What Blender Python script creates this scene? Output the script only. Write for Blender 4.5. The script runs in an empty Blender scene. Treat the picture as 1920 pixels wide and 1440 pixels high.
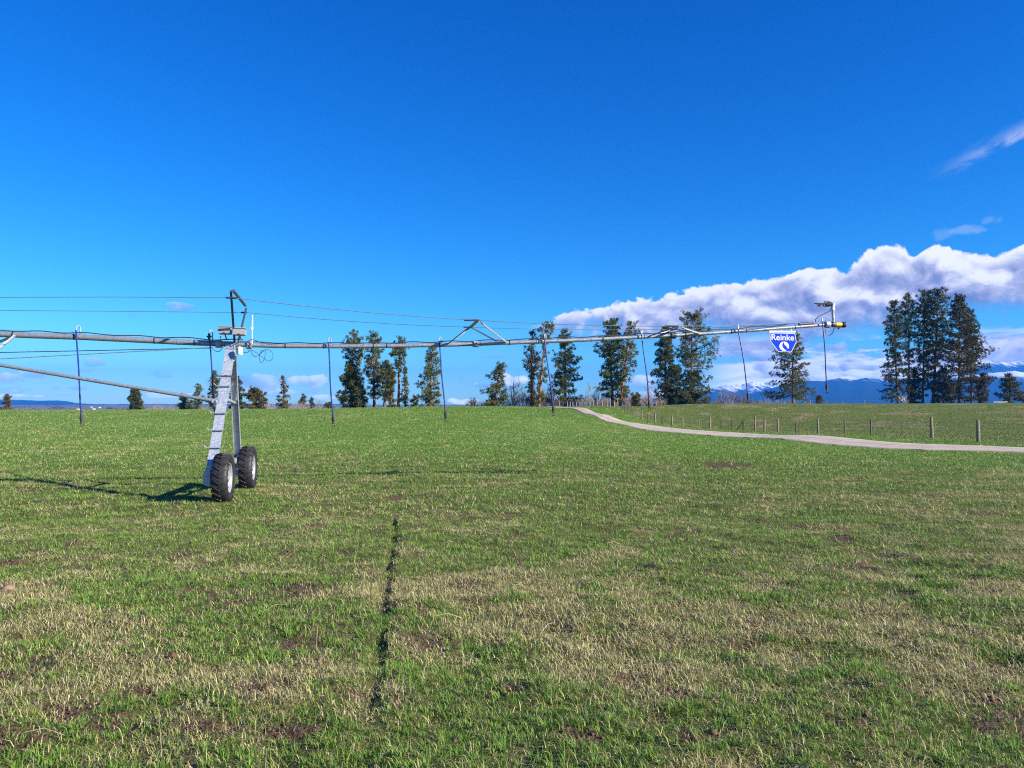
import bpy, math, random
import numpy as np
from mathutils import Vector, Matrix

S = bpy.context.scene
COL = S.collection
F = 1440.0                 # focal length in photo pixels
EYE = 2.1
VH = 756.0                 # photo row of the true horizon
PITCH = math.atan((VH - 720.0) / F)

# ------------------------------------------------------------------ camera
cam_data = bpy.data.cameras.new("camera")
cam = bpy.data.objects.new("camera", cam_data)
COL.objects.link(cam)
cam.location = (0, 0, EYE)
cam.rotation_euler = (math.pi / 2 + PITCH, 0, 0)
cam_data.sensor_width = 36.0
cam_data.lens = 27.0
cam_data.clip_start = 0.05
cam_data.clip_end = 60000
S.camera = cam

# ------------------------------------------------------------------ light
SUN_EL = math.radians(25.0)
SUN_H = Vector((0.90, -0.43)).normalized()          # horizontal direction towards the sun
sun_data = bpy.data.lights.new("sun", 'SUN')
sun_data.energy = 5.0
sun_data.angle = math.radians(0.5)
sun_data.color = (1.0, 0.925, 0.80)
sun = bpy.data.objects.new("sun", sun_data)
COL.objects.link(sun)
sd = Vector((SUN_H.x * math.cos(SUN_EL), SUN_H.y * math.cos(SUN_EL), math.sin(SUN_EL)))
sun.rotation_euler = (-sd).to_track_quat('-Z', 'Y').to_euler()
sun.location = (30, -20, 40)

S.view_settings.view_transform = 'Standard'
S.view_settings.look = 'None'
S.view_settings.exposure = 1.2
S.view_settings.gamma = 1.0
S.view_settings.use_curve_mapping = False
S.cycles.use_denoising = False
S.cycles.filter_width = 1.15
S.cycles.max_bounces = 6
S.cycles.volume_bounces = 0
S.cycles.sample_clamp_indirect = 4.0
S.render.film_transparent = False
try:
    S.cycles.denoising_input_passes = 'RGB_ALBEDO_NORMAL'
    S.cycles.denoising_prefilter = 'ACCURATE'
except Exception:
    pass

# ------------------------------------------------------------------ world: sky and clouds
world = bpy.data.worlds.new("World")
S.world = world
world.use_nodes = True


class NB:
    """small node-building helper"""
    def __init__(self, nt):
        self.nt = nt

    def n(self, t, **kw):
        nd = self.nt.nodes.new(t)
        for k, v in kw.items():
            setattr(nd, k, v)
        return nd

    def put(self, sock, v):
        if isinstance(v, bpy.types.NodeSocket):
            self.nt.links.new(v, sock)
        elif v is not None:
            sock.default_value = v

    def m(self, op, a, b=None, c=None, clamp=False):
        nd = self.n('ShaderNodeMath', operation=op, use_clamp=clamp)
        for i, v in enumerate((a, b, c)):
            if v is not None:
                self.put(nd.inputs[i], v)
        return nd.outputs[0]

    def add(self, a, b): return self.m('ADD', a, b)
    def sub(self, a, b): return self.m('SUBTRACT', a, b)
    def mul(self, a, b): return self.m('MULTIPLY', a, b)
    def mx(self, a, b): return self.m('MAXIMUM', a, b)
    def mn(self, a, b): return self.m('MINIMUM', a, b)

    def xyz(self, x, y, z=0.0):
        nd = self.n('ShaderNodeCombineXYZ')
        for i, v in enumerate((x, y, z)):
            self.put(nd.inputs[i], v)
        return nd.outputs[0]

    def sep(self, v):
        nd = self.n('ShaderNodeSeparateXYZ')
        self.put(nd.inputs[0], v)
        return nd.outputs

    def noise(self, vec, scale, detail=5, rough=0.55, dist=0.0, color=False):
        nd = self.n('ShaderNodeTexNoise')
        self.put(nd.inputs['Vector'], vec)
        nd.inputs['Scale'].default_value = scale
        nd.inputs['Detail'].default_value = detail
        nd.inputs['Roughness'].default_value = rough
        nd.inputs['Distortion'].default_value = dist
        return nd.outputs['Color' if color else 'Fac']

    def voro(self, vec, scale, smooth=0.5, feature='SMOOTH_F1'):
        nd = self.n('ShaderNodeTexVoronoi', feature=feature)
        self.put(nd.inputs['Vector'], vec)
        nd.inputs['Scale'].default_value = scale
        if feature == 'SMOOTH_F1':
            nd.inputs['Smoothness'].default_value = smooth
        return nd.outputs['Distance']

    def step(self, v, lo, hi, a=0.0, b=1.0):
        nd = self.n('ShaderNodeMapRange', interpolation_type='SMOOTHSTEP')
        self.put(nd.inputs[0], v)
        for i, q in enumerate((lo, hi, a, b)):
            self.put(nd.inputs[i + 1], q)
        return nd.outputs[0]

    def lin(self, v, lo, hi, a=0.0, b=1.0):
        nd = self.n('ShaderNodeMapRange')
        self.put(nd.inputs[0], v)
        for i, q in enumerate((lo, hi, a, b)):
            self.put(nd.inputs[i + 1], q)
        return nd.outputs[0]

    def mix(self, f, a, b, blend='MIX'):
        nd = self.n('ShaderNodeMix', data_type='RGBA', blend_type=blend)
        self.put(nd.inputs[0], f)
        self.put(nd.inputs[6], a if isinstance(a, bpy.types.NodeSocket) else (*a, 1.0))
        self.put(nd.inputs[7], b if isinstance(b, bpy.types.NodeSocket) else (*b, 1.0))
        return nd.outputs[2]

    def ramp(self, f, stops):
        nd = self.n('ShaderNodeValToRGB')
        self.put(nd.inputs[0], f)
        el = nd.color_ramp.elements
        while len(el) < len(stops):
            el.new(0.5)
        for e, (p, c) in zip(el, stops):
            e.position = p
            e.color = (*c, 1.0)
        return nd.outputs[0]

    def curve(self, x, pts):
        nd = self.n('ShaderNodeFloatCurve')
        self.put(nd.inputs['Value'], x)
        c = nd.mapping.curves[0]
        c.points[0].location = pts[0]
        c.points[-1].location = pts[-1]
        for p in pts[1:-1]:
            c.points.new(*p)
        nd.mapping.update()
        return nd.outputs[0]


def ae(u, v):
    """photo pixel -> azimuth and elevation of the direction (radians)"""
    d = ray(u, v)
    return math.atan2(d.x, d.y), math.atan2(d.z, math.hypot(d.x, d.y))


CP, SP = math.cos(PITCH), math.sin(PITCH)


def ray(u, v):
    x, yy = (u - 960.0) / F, -(v - 720.0) / F
    return Vector((x, CP - yy * SP, SP + yy * CP))


def P(u, v, Y):
    """the point seen at photo pixel (u, v) at distance Y in front of the camera"""
    d = ray(u, v)
    k = Y / d.y
    return Vector((d.x * k, Y, EYE + d.z * k))


SKY_STRENGTH = 0.1
w = NB(world.node_tree)
for nd in list(world.node_tree.nodes):
    world.node_tree.nodes.remove(nd)
tc = w.n('ShaderNodeTexCoord').outputs['Generated']
dx, dy, dz = w.sep(tc)
az = w.m('ARCTAN2', dx, dy)
hl = w.m('SQRT', w.add(w.mul(dx, dx), w.mul(dy, dy)))
el = w.m('ARCTAN2', dz, hl)

sky = w.n('ShaderNodeTexSky', sky_type='NISHITA')
sky.sun_disc = False
sky.sun_elevation = SUN_EL
sky.sun_rotation = math.atan2(SUN_H.x, SUN_H.y)
sky.altitude = 900
sky.air_density = 1.0
sky.dust_density = 0.2
sky.ozone_density = 3.0
hsv = w.n('ShaderNodeHueSaturation')
hsv.inputs['Hue'].default_value = 0.5
hsv.inputs['Saturation'].default_value = 1.35
hsv.inputs['Value'].default_value = 1.0
w.put(hsv.inputs['Color'], sky.outputs[0])
sky0 = w.mix(1.0, hsv.outputs[0], (0.72, 1.02, 1.55), 'MULTIPLY')
# deeper, clearer blue: the red and green of the sky fall off faster with height
sr, sg_, sb = w.sep(sky0)
skycol = w.xyz(w.mul(w.m('POWER', w.mul(sr, SKY_STRENGTH), 1.37), 7.3), w.mul(w.m('POWER', w.mul(sg_, SKY_STRENGTH), 1.19), 7.25), w.mul(sb, 0.54))

pv = w.xyz(w.mul(az, 10.0), w.mul(el, 13.0), 0.0)
warp = w.noise(pv, 1.1, 3, 0.5, color=True)
vm = w.n('ShaderNodeVectorMath', operation='MULTIPLY_ADD')
w.put(vm.inputs[0], warp)
vm.inputs[1].default_value = (0.55, 0.55, 0.0)
w.put(vm.inputs[2], pv)
pw = vm.outputs[0]
va = w.n('ShaderNodeVectorMath', operation='ADD')
w.put(va.inputs[0], pw)
va.inputs[1].default_value = (0.10, 0.16, 0.0)
pl = va.outputs[0]


def cloud_noise(vec):
    a = w.noise(vec, 1.5, 8, 0.60, 0.35)
    b = w.voro(vec, 2.6, 0.6)
    c = w.voro(vec, 6.5, 0.5)
    d = w.noise(vec, 9.0, 5, 0.62, 0.5)
    return w.add(w.add(w.add(w.mul(a, 1.0), w.mul(b, -0.26)), w.mul(c, -0.14)), w.mul(w.sub(d, 0.5), 0.16))


cn = cloud_noise(pw)
cl = cloud_noise(pl)
relief = w.mul(w.sub(cn, cl), 1.9)               # brighter on the side turned to the sun
cn0 = w.add(cn, -0.31)

# the big bank: upper and lower edge along the azimuth
AZ0, AZ1, EL1 = ae(960, 700)[0], ae(2500, 700)[0], 0.36


def edge_curve(pts):
    q = []
    for u, v in pts:
        a, e = ae(u, v)
        q.append(((a - AZ0) / (AZ1 - AZ0), max(0.0, e) / EL1))
    return q


t_az = w.lin(az, AZ0, AZ1)
top = w.mul(w.curve(t_az, edge_curve([(960, 620), (1000, 604), (1040, 590), (1090, 582), (1150, 571), (1210, 556), (1262, 551), (1310, 530),
                                      (1380, 524), (1450, 508), (1530, 494), (1600, 484), (1645, 455), (1690, 449), (1712, 470),
                                      (1770, 465), (1850, 472), (1920, 466), (2050, 440), (2200, 420), (2500, 400)])), EL1)
bot = w.mul(w.curve(t_az, edge_curve([(960, 640), (1000, 634), (1040, 632), (1150, 638), (1300, 642), (1420, 642), (1520, 640), (1600, 622), (1680, 604),
                                      (1760, 604), (1850, 596), (1920, 592), (2050, 600), (2200, 610), (2500, 620)])), EL1)
edge_n = w.mul(cn0, 0.060)
d_top = w.add(w.sub(top, el), edge_n)
d_bot = w.add(w.sub(el, bot), w.mul(cn0, 0.085))
m_top = w.step(d_top, 0.0, 0.0048)
m_bot = w.step(d_bot, -0.008, 0.030)
in_az = w.step(az, ae(985, 600)[0], ae(1050, 600)[0])
m_bank = w.mul(w.mul(m_top, m_bot), in_az)
hgt = w.m('DIVIDE', w.sub(el, bot), w.mx(w.sub(top, bot), 0.004))
rim = w.step(d_top, 0.016, 0.001, 0.0, 0.34)            # thin sunlit tops
sh_bank = w.add(w.add(w.add(w.mul(hgt, 0.52), 0.25), relief), rim)

# puffs: elongated lumps with flat, darker undersides
puffs = [  # u, v, ru, rv, opacity, brightness
    (1440, 645, 90, 12, .75, .35), (1400, 668, 60, 14, .8, .55), (1395, 652, 45, 9, .7, .55), (1560, 652, 70, 14, .9, .62), (1640, 660, 60, 14, .9, .60),
    (1410, 690, 90, 14, .9, .75), (1500, 698, 80, 14, .9, .80), (1600, 690, 95, 12, .85, .35), (1620, 700, 100, 8, .95, .9),
    (1880, 655, 60, 22, .95, .62), (1960, 650, 70, 30, .95, .6), (1740, 668, 90, 16, .9, .6), (1860, 630, 60, 10, .7, .55), (2100, 660, 120, 30, .9, .5),
    (1200, 715, 45, 14, .8, .7), (1225, 738, 60, 10, .6, .8), (1140, 735, 30, 10, .5, .7),
    (880, 717, 36, 13, .95, .85), (962, 714, 56, 14, .95, .85), (930, 724, 90, 7, .7, .3), (905, 752, 60, 8, .6, .9), (925, 668, 42, 5, .3, .35),
    (575, 716, 52, 13, .7, .85), (495, 716, 60, 15, .6, .55), (440, 714, 60, 14, .55, .35), (500, 735, 110, 8, .45, .6), (620, 745, 40, 8, .5, .7),
    (176, 681, 22, 11, .45, .45), (172, 694, 24, 6, .6, .8), (60, 702, 34, 9, .6, .62), (18, 709, 34, 12, .65, .7), (300, 702, 26, 9, .3, .35),
    (55, 742, 70, 5, .7, .9), (120, 741, 30, 5, .7, .95), (30, 732, 40, 8, .4, .7), (230, 733, 22, 7, .5, .8), (130, 728, 50, 5, .4, .4), (300, 740, 90, 7, .45, .8),
    (340, 574, 32, 9, .45, .45), (255, 592, 30, 8, .12, .4), (1762, 436, 34, 15, .10, .7), (1812, 431, 38, 11, .17, .8), (1862, 412, 30, 12, .13, .8),
]
m_puff, sh_puff = None, None
for (u, v, ru, rv, op, br) in puffs:
    a0, e0 = ae(u, v)
    ra, re = ru / F * math.cos(a0) ** 2, rv / F * math.cos(a0)
    du = w.mul(w.sub(az, a0), 1.0 / ra)
    dv = w.mul(w.sub(el, e0), 1.0 / re)
    r2 = w.m('MULTIPLY_ADD', du, du, w.mul(dv, dv))
    f = w.sub(w.m('MULTIPLY_ADD', cn0, 5.2, 1.0), r2)
    mk = w.step(f, 0.0, 0.85, 0.0, op)
    sh = w.m('MULTIPLY_ADD', dv, 0.22, br - 0.1)
    if m_puff is None:
        m_puff, sh_puff = mk, sh
    else:
        t = w.step(w.sub(mk, m_puff), -0.3, 0.3)
        mm = w.n('ShaderNodeMix', data_type='FLOAT')
        w.put(mm.inputs[0], t); w.put(mm.inputs[2], sh_puff); w.put(mm.inputs[3], sh)
        sh_puff = mm.outputs[0]
        m_puff = w.mx(m_puff, mk)
sh_puff = w.add(sh_puff, w.mul(relief, 0.8))

# broken lower layers under the bank, down to the mountains
pb = w.xyz(w.add(w.mul(az, 7.0), 2.3), w.mul(el, 30.0), 5.0)
nb_ = w.noise(pb, 1.0, 7, 0.58, 0.35)
nb2 = w.noise(w.xyz(w.add(w.mul(az, 7.0), 2.36), w.add(w.mul(el, 30.0), 0.22), 5.0), 1.0, 7, 0.58, 0.35)
low_az = w.mul(w.step(az, ae(1290, 680)[0], ae(1400, 680)[0]), w.mul(w.step(el, ae(1600, 612)[1], ae(1600, 650)[1]), w.step(el, 0.0, 0.02)))
m_low = w.mul(w.step(w.add(nb_, w.step(el, ae(1600, 660)[1], ae(1600, 695)[1], 0.0, 0.22)), 0.47, 0.56, 0.0, 0.95), low_az)
sh_low = w.add(w.mul(w.sub(nb_, nb2), 3.2), w.step(el, ae(1600, 650)[1], ae(1600, 700)[1], 0.64, 0.90))

# high wisp in the upper right
a0, e0 = ae(1735, 335)
a1, e1_ = ae(1925, 240)
L = math.hypot(a1 - a0, e1_ - e0)
cx, sx = (a1 - a0) / L, (e1_ - e0) / L
ax_ = w.sub(az, a0); ex_ = w.sub(el, e0)
along = w.add(w.mul(ax_, cx), w.mul(ex_, sx))
across = w.sub(w.mul(ex_, cx), w.mul(ax_, sx))
wn = w.noise(w.xyz(w.mul(along, 22.0), w.mul(across, 70.0), 3.0), 1.0, 6, 0.6, 0.6)
wid = w.step(w.m('ABSOLUTE', w.add(across, w.mul(w.sub(wn, 0.5), 0.030))), 0.013, 0.0)
m_wisp = w.mul(w.mul(wid, w.step(along, -L * .05, L * 0.85, 0.0, 0.44)), w.step(wn, 0.34, 0.70))

CLOUD = [(0.0, (0.19, 0.235, 0.47)), (0.25, (0.30, 0.345, 0.57)), (0.5, (0.51, 0.54, 0.74)), (0.72, (0.80, 0.81, 0.92)), (0.95, (1.06, 1.06, 1.07))]
g = 0.46 / SKY_STRENGTH
CL = [(p, c) for p, c in CLOUD]


def cloud_color(sh):
    c = w.ramp(sh, CL)
    nd = w.n('ShaderNodeVectorMath', operation='SCALE')
    w.put(nd.inputs[0], c)
    w.put(nd.inputs['Scale'], w.step(el, 0.0, 0.085, g * 2.0, g))     # seen through the haze near the ground
    return nd.outputs[0]


c1 = w.mix(m_wisp, skycol, (0.85 * g, 0.88 * g, 1.0 * g))
c1 = w.mix(m_low, c1, cloud_color(sh_low))
c2 = w.mix(m_puff, c1, cloud_color(sh_puff))
c3 = w.mix(m_bank, c2, cloud_color(sh_bank))
bg = w.n('ShaderNodeBackground')
bg.inputs['Strength'].default_value = SKY_STRENGTH
w.put(bg.inputs['Color'], c3)
wo = w.n('ShaderNodeOutputWorld')
world.node_tree.links.new(bg.outputs[0], wo.inputs['Surface'])
world.cycles.sampling_method = 'MANUAL'
world.cycles.sample_map_resolution = 512


# ------------------------------------------------------------------ object helpers
def tag(o, label=None, cat=None, group=None, kind=None):
    if label: o['label'] = label
    if cat: o['category'] = cat
    if group: o['group'] = group
    if kind: o['kind'] = kind
    return o


def root(name, loc, label, cat, group=None):
    o = bpy.data.objects.new(name, None)
    o.empty_display_size = 0.3
    o.location = loc
    COL.objects.link(o)
    return tag(o, label, cat, group)


class MB:
    """collects shapes in world coordinates and links them as one mesh object"""
    def __init__(self):
        self.v, self.f = [], []

    def poly(self, vs, fs):
        b = len(self.v)
        self.v += [tuple(q) for q in vs]
        self.f += [tuple(i + b for i in f) for f in fs]

    def tube(self, pts, r, n=8, cap=True):
        pts = [Vector(p) for p in pts]
        rs = r if isinstance(r, (list, tuple)) else [r] * len(pts)
        t0 = (pts[1] - pts[0]).normalized()
        ref = Vector((0, 0, 1)) if abs(t0.z) < 0.9 else Vector((1, 0, 0))
        nrm = t0.cross(ref).normalized()
        vs, fs = [], []
        for i, p in enumerate(pts):
            if i == 0: t = t0
            elif i == len(pts) - 1: t = (pts[i] - pts[i - 1]).normalized()
            else: t = ((pts[i + 1] - p).normalized() + (p - pts[i - 1]).normalized()).normalized()
            nrm = (nrm - t * nrm.dot(t)).normalized()
            b = t.cross(nrm)
            for k in range(n):
                a = 2 * math.pi * k / n
                vs.append(p + (nrm * math.cos(a) + b * math.sin(a)) * rs[i])
        for i in range(len(pts) - 1):
            for k in range(n):
                k2 = (k + 1) % n
                fs.append((i * n + k, i * n + k2, (i + 1) * n + k2, (i + 1) * n + k))
        if cap:
            fs.append(tuple(range(n))[::-1])
            fs.append(tuple((len(pts) - 1) * n + k for k in range(n)))
        self.poly(vs, fs)

    def box(self, c, ax, ay, az_, sx, sy, sz, bev=0.0):
        """box centred at c with unit axes and full sizes; bevelled edges when bev > 0"""
        c, ax, ay, az_ = Vector(c), Vector(ax), Vector(ay), Vector(az_)
        hx, hy, hz = sx / 2, sy / 2, sz / 2
        if bev <= 0:
            vs = [c + ax * (i * hx) + ay * (j * hy) + az_ * (k * hz) for k in (-1, 1) for j in (-1, 1) for i in (-1, 1)]
            self.poly(vs, [(0, 2, 3, 1), (4, 5, 7, 6), (0, 1, 5, 4), (2, 6, 7, 3), (0, 4, 6, 2), (1, 3, 7, 5)])
            return
        b = min(bev, hx * .9, hy * .9, hz * .9)
        vs = []
        for zz, inset in ((-hz, b), (-hz + b, 0), (hz - b, 0), (hz, b)):
            X, Y = hx - inset, hy - inset
            for (i, j) in ((-1, -1), (1, -1), (1, 1), (-1, 1)):
                vs.append(c + ax * (i * (X - (b if j else 0) * 0)) + ay * (j * Y) + az_ * zz)
        fs = [(3, 2, 1, 0), (12, 13, 14, 15)]
        for l in range(3):
            for k in range(4):
                k2 = (k + 1) % 4
                fs.append((l * 4 + k, l * 4 + k2, l * 4 + 4 + k2, l * 4 + 4 + k))
        self.poly(vs, fs)

    def beam(self, p0, p1, wdt, dep, side, bev=0.0):
        p0, p1 = Vector(p0), Vector(p1)
        t = (p1 - p0).normalized()
        s = Vector(side); s = (s - t * s.dot(t)).normalized()
        self.box((p0 + p1) / 2, s, t.cross(s), t, wdt, dep, (p1 - p0).length, bev)

    def channel(self, p0, p1, wdt, dep, side, th=0.008, open_dir=1):
        """C-section: web plus two flanges"""
        p0, p1 = Vector(p0), Vector(p1)
        t = (p1 - p0).normalized()
        s = Vector(side); s = (s - t * s.dot(t)).normalized()
        n = t.cross(s) * open_dir
        L_, c = (p1 - p0).length, (p0 + p1) / 2
        self.box(c, s, n, t, wdt, th, L_)
        for q in (-1, 1):
            self.box(c + s * (q * (wdt / 2 - th / 2 + .001)) + n * (dep / 2 + th / 2 + .0005), s, n, t, th, dep, L_)

    def prism(self, pts2, o, ax, ay, nrm, d0, d1):
        """flat outline pts2 in the plane (o, ax, ay), from depth d0 to d1 along nrm"""
        n = len(pts2)
        vs = [o + ax * a + ay * b + nrm * d0 for a, b in pts2] + [o + ax * a + ay * b + nrm * d1 for a, b in pts2]
        fs = [tuple(range(n))[::-1], tuple(range(n, 2 * n))]
        for k in range(n):
            k2 = (k + 1) % n
            fs.append((k, k2, n + k2, n + k))
        self.poly(vs, fs)

    def disc(self, c, axis, r, th, n=20, r2=None):
        a = Vector(axis).normalized()
        self.tube([Vector(c) - a * th / 2, Vector(c) + a * th / 2], [r, r if r2 is None else r2], n)

    def build(self, name, mat, parent=None, smooth=False, origin=None):
        me = bpy.data.meshes.new(name)
        o0 = Vector(origin) if origin is not None else (world_loc(parent) if parent is not None else Vector((0, 0, 0)))
        me.from_pydata([(x - o0.x, y - o0.y, z - o0.z) for x, y, z in self.v], [], self.f)
        me.materials.append(mat)
        if smooth:
            for p in me.polygons:
                p.use_smooth = True
            try:
                me.set_sharp_from_angle(angle=math.radians(40))
            except Exception:
                pass
        me.update()
        o = bpy.data.objects.new(name, me)
        COL.objects.link(o)
        if parent is not None:
            o.parent = parent
            o.location = o0 - world_loc(parent)
        else:
            o.location = o0
        return o


def world_loc(o):
    l = Vector(o.location)
    while o.parent is not None:
        o = o.parent
        l += Vector(o.location)
    return l


def np_mesh(name, verts, faces_list, mat, parent=None, attrs=None, smooth=False, origin=(0, 0, 0)):
    """verts (n,3); faces_list: list of (m,k) index arrays; attrs: name -> (n,4) colours or (n,) floats"""
    me = bpy.data.meshes.new(name)
    verts = np.asarray(verts, dtype=np.float32) - np.asarray(origin, dtype=np.float32)
    me.vertices.add(len(verts))
    me.vertices.foreach_set('co', verts.ravel())
    idx = np.concatenate([f.ravel() for f in faces_list]).astype(np.int32)
    tot = np.concatenate([np.full(len(f), f.shape[1], dtype=np.int32) for f in faces_list])
    start = np.concatenate([[0], np.cumsum(tot)[:-1]]).astype(np.int32)
    me.loops.add(len(idx))
    me.loops.foreach_set('vertex_index', idx)
    me.polygons.add(len(tot))
    me.polygons.foreach_set('loop_start', start)
    me.polygons.foreach_set('loop_total', tot)
    if smooth:
        me.polygons.foreach_set('use_smooth', np.ones(len(tot), dtype=bool))
    me.update(calc_edges=True)
    for k, a in (attrs or {}).items():
        a = np.asarray(a, dtype=np.float32)
        if a.ndim == 2:
            at = me.attributes.new(k, 'FLOAT_COLOR', 'POINT')
            at.data.foreach_set('color', a.ravel())
        else:
            at = me.attributes.new(k, 'FLOAT', 'POINT')
            at.data.foreach_set('value', a)
    me.materials.append(mat)
    o = bpy.data.objects.new(name, me)
    COL.objects.link(o)
    o.location = origin
    if parent is not None:
        o.parent = parent
        o.location = Vector(origin) - world_loc(parent)
    return o


# ------------------------------------------------------------------ noise in numpy
def _hash(ix, iy, seed):
    h = (ix.astype(np.int64) * 374761393 + iy.astype(np.int64) * 668265263 + seed * 2147483647) & 0xFFFFFFFF
    h = ((h ^ (h >> 13)) * 1274126177) & 0xFFFFFFFF
    h = h ^ (h >> 16)
    return (h & 0xFFFFFF) / float(0xFFFFFF)


def vnoise(x, y, seed=0):
    ix, iy = np.floor(x), np.floor(y)
    fx, fy = x - ix, y - iy
    fx = fx * fx * (3 - 2 * fx); fy = fy * fy * (3 - 2 * fy)
    a = _hash(ix, iy, seed); b = _hash(ix + 1, iy, seed)
    c = _hash(ix, iy + 1, seed); d = _hash(ix + 1, iy + 1, seed)
    return (a + (b - a) * fx) * (1 - fy) + (c + (d - c) * fx) * fy


def fbm(x, y, seed=0, octs=4, gain=0.5):
    s, amp, tot = 0.0, 1.0, 0.0
    c, sn = 0.8, 0.6
    for k in range(octs):
        s = s + amp * vnoise(x, y, seed + k * 17)
        tot += amp; amp *= gain
        x, y = (c * x - sn * y) * 2.03 + 5.1, (sn * x + c * y) * 2.03 + 1.7
    return s / tot


def sstep(x, a, b):
    t = np.clip((x - a) / (b - a), 0, 1)
    return t * t * (3 - 2 * t)


# ------------------------------------------------------------------ terrain height from control points
ROAD = [  # u, near v, near Y, far v, far Y (both edges of the gravel road)
    (2500, 935, 17.0, 905, 20.5), (2200, 886, 23.0, 868, 27.0), (1920, 850, 33.0, 840.0, 37.5), (1700, 844, 38.5, 830.7, 44), (1535, 833, 46, 816, 53), (1400, 822, 56, 812.6, 63),
    (1270, 812, 65, 803, 73), (1200, 805, 72, 794, 80), (1135, 791, 83, 775.5, 91), (1100, 778, 93, 765.8, 101), (1058, 766, 107, 764.2, 113)]
POSTS = [  # u, top v, base v, kind (w wooden, s steel)
    (1834.5, 787, 829, 'w'), (1747.5, 782, 820.7, 'w'), (1691, 788, 818.5, 's'), (1634, 785.5, 815, 's'), (1585, 785.5, 814.5, 's'), (1534, 784, 812.8, 'w'),
    (1493, 791.5, 812.6, 's'), (1458.8, 784.7, 811.2, 'w'), (1433, 785.5, 810, 'w'), (1415.7, 781, 808.6, 'w'), (1393, 789, 807.6, 's'), (1372, 788, 807, 's'), (1352, 787, 806, 's'),
    (1331, 781, 804, 'w'), (1311.5, 785, 802.4, 's'), (1296.6, 786, 801, 's'), (1280, 781, 800, 'w'), (1260, 779, 798.5, 'w'), (1241.6, 780, 795.5, 's'),
    (1228.6, 774, 793, 'w'), (1215.5, 776, 789, 's'), (1203, 771, 787, 'w'), (1186.7, 766, 781.7, 's'), (1172, 762, 774, 's'),
    (1158, 749, 767, 'w'), (1151.6, 751, 764.6, 'w'), (1143.6, 749, 763, 'w'), (1138, 751, 762.7, 'w'), (1129, 749.6, 762.4, 'w'), (1120, 749.6, 762.2, 'w'), (1112.4, 751, 762.2, 'w'),
    (1105.5, 750, 762.2, 'w'), (1098, 753, 762.4, 's'), (1089, 754, 762.6, 's'), (1080.6, 754, 763, 'w'), (1074, 754, 763, 'w'), (1069, 753, 763, 'w'), (1063.6, 753, 763, 'w'), (1056, 755, 763, 's'), (1049, 755, 763, 'w')]
_pu = [1049, 1100, 1130, 1158, 1203, 1260, 1331, 1433, 1534, 1634, 1747, 1834, 2100]
_pY = [117, 110, 106, 100, 88, 82, 76, 69, 63.5, 57, 48.5, 43.5, 31]


def post_Y(u): return float(np.interp(u, _pu, _pY))


CREST = [(-700, 771, 150), (-300, 770.5, 150), (0, 769.5, 148), (150, 769.5, 145), (300, 769, 140), (480, 768, 135), (640, 766.8, 128), (700, 765.6, 124), (760, 763.5, 118), (850, 762.3, 115),
         (930, 762.3, 114), (1000, 763, 114), (1045, 763.6, 115), (1160, 762.5, 112), (1260, 760, 132), (1380, 759.6, 145), (1500, 759.4, 150), (1700, 758, 160), (1920, 757.4, 165), (2300, 757, 165), (2700, 757, 165)]
ctrl = []
for X, Y, Z in [(0, -30, .6), (-30, -30, .6), (30, -30, .5), (0, -8, .5), (0, 0, .45), (-9, 0, .45), (9, 0, .45), (-3, 5, .36), (4, 5, .36), (-12, 6, .33), (12, 6, .33), (0, 10, .17), (-8, 10, .16), (9, 10, .16),
                (-6.2, 16.3, 0), (-6.6, 19, 0), (0, 17, 0.01), (8, 17, 0.0), (-16, 16, .02), (16, 16, .02), (0, 26, -.02), (-12, 26, .03), (14, 26, -.05), (-26, 26, .06), (0, 45, 0.1), (-20, 45, .2), (-45, 45, .25), (8, 45, .0),
                (0, 75, .75), (-30, 80, .35), (-60, 80, .4), (45, 0, .3), (-45, 0, .5), (60, 60, .0)]:
    ctrl.append((X, Y, Z))
for u, v, Y in CREST:
    p = P(u, v, Y)
    ctrl.append(tuple(p))
    ctrl.append((p.x * 1.25, p.y * 1.25, p.z - 1.6))
    ctrl.append((p.x * 1.7, p.y * 1.7, p.z - 4.5))
for u, v0, y0, v1, y1 in ROAD:
    ctrl.append(tuple(P(u, v0, y0)))
    ctrl.append(tuple(P(u, v1, y1)))
for (u, t, b, k) in POSTS[::2]:
    ctrl.append(tuple(P(u, b, post_Y(u))))
for (u, v, Y) in [(1260, 775, 100), (1500, 785, 92), (1700, 785, 90), (1920, 786, 85)]:
    ctrl.append(tuple(P(u, v, Y)))
ctrl = np.array(ctrl)
keep = []
for i, c in enumerate(ctrl):
    if all(np.hypot(*(ctrl[j, :2] - c[:2])) > 1.2 for j in keep):
        keep.append(i)
ctrl = ctrl[keep]
RC = 6.0


def _phi(x, y):
    return np.sqrt((x[:, None] - ctrl[None, :, 0]) ** 2 + (y[:, None] - ctrl[None, :, 1]) ** 2 + RC * RC)


_A = _phi(ctrl[:, 0], ctrl[:, 1])
_A = _A + np.eye(len(ctrl)) * -0.15
_W = np.linalg.solve(_A, ctrl[:, 2])
PLAIN = -11.5


def groove_dist(x, y):
    """signed distance (to the right) from the narrow rut that runs away from the camera"""
    xc = -0.77 - 0.136 * (y - 4.3) + 0.012 * np.sin(y * 1.3) + 0.025 * (fbm(y * 2.4, y * 0, 15, 4) - 0.5)
    return x - xc


SOIL = [  # bare earth patches: x, y, rx, ry, strength
]


def soil_patch(u, v, ru, rv, s=1.0):
    d = ray(u, v)
    z = 0.3 if v > 1100 else (0.15 if v > 980 else 0.0)
    k = (z - EYE) / d.z
    Y = d.y * k
    SOIL.append((d.x * k, Y, ru * Y / F, rv * Y * Y / F / (EYE - z), s))


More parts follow.
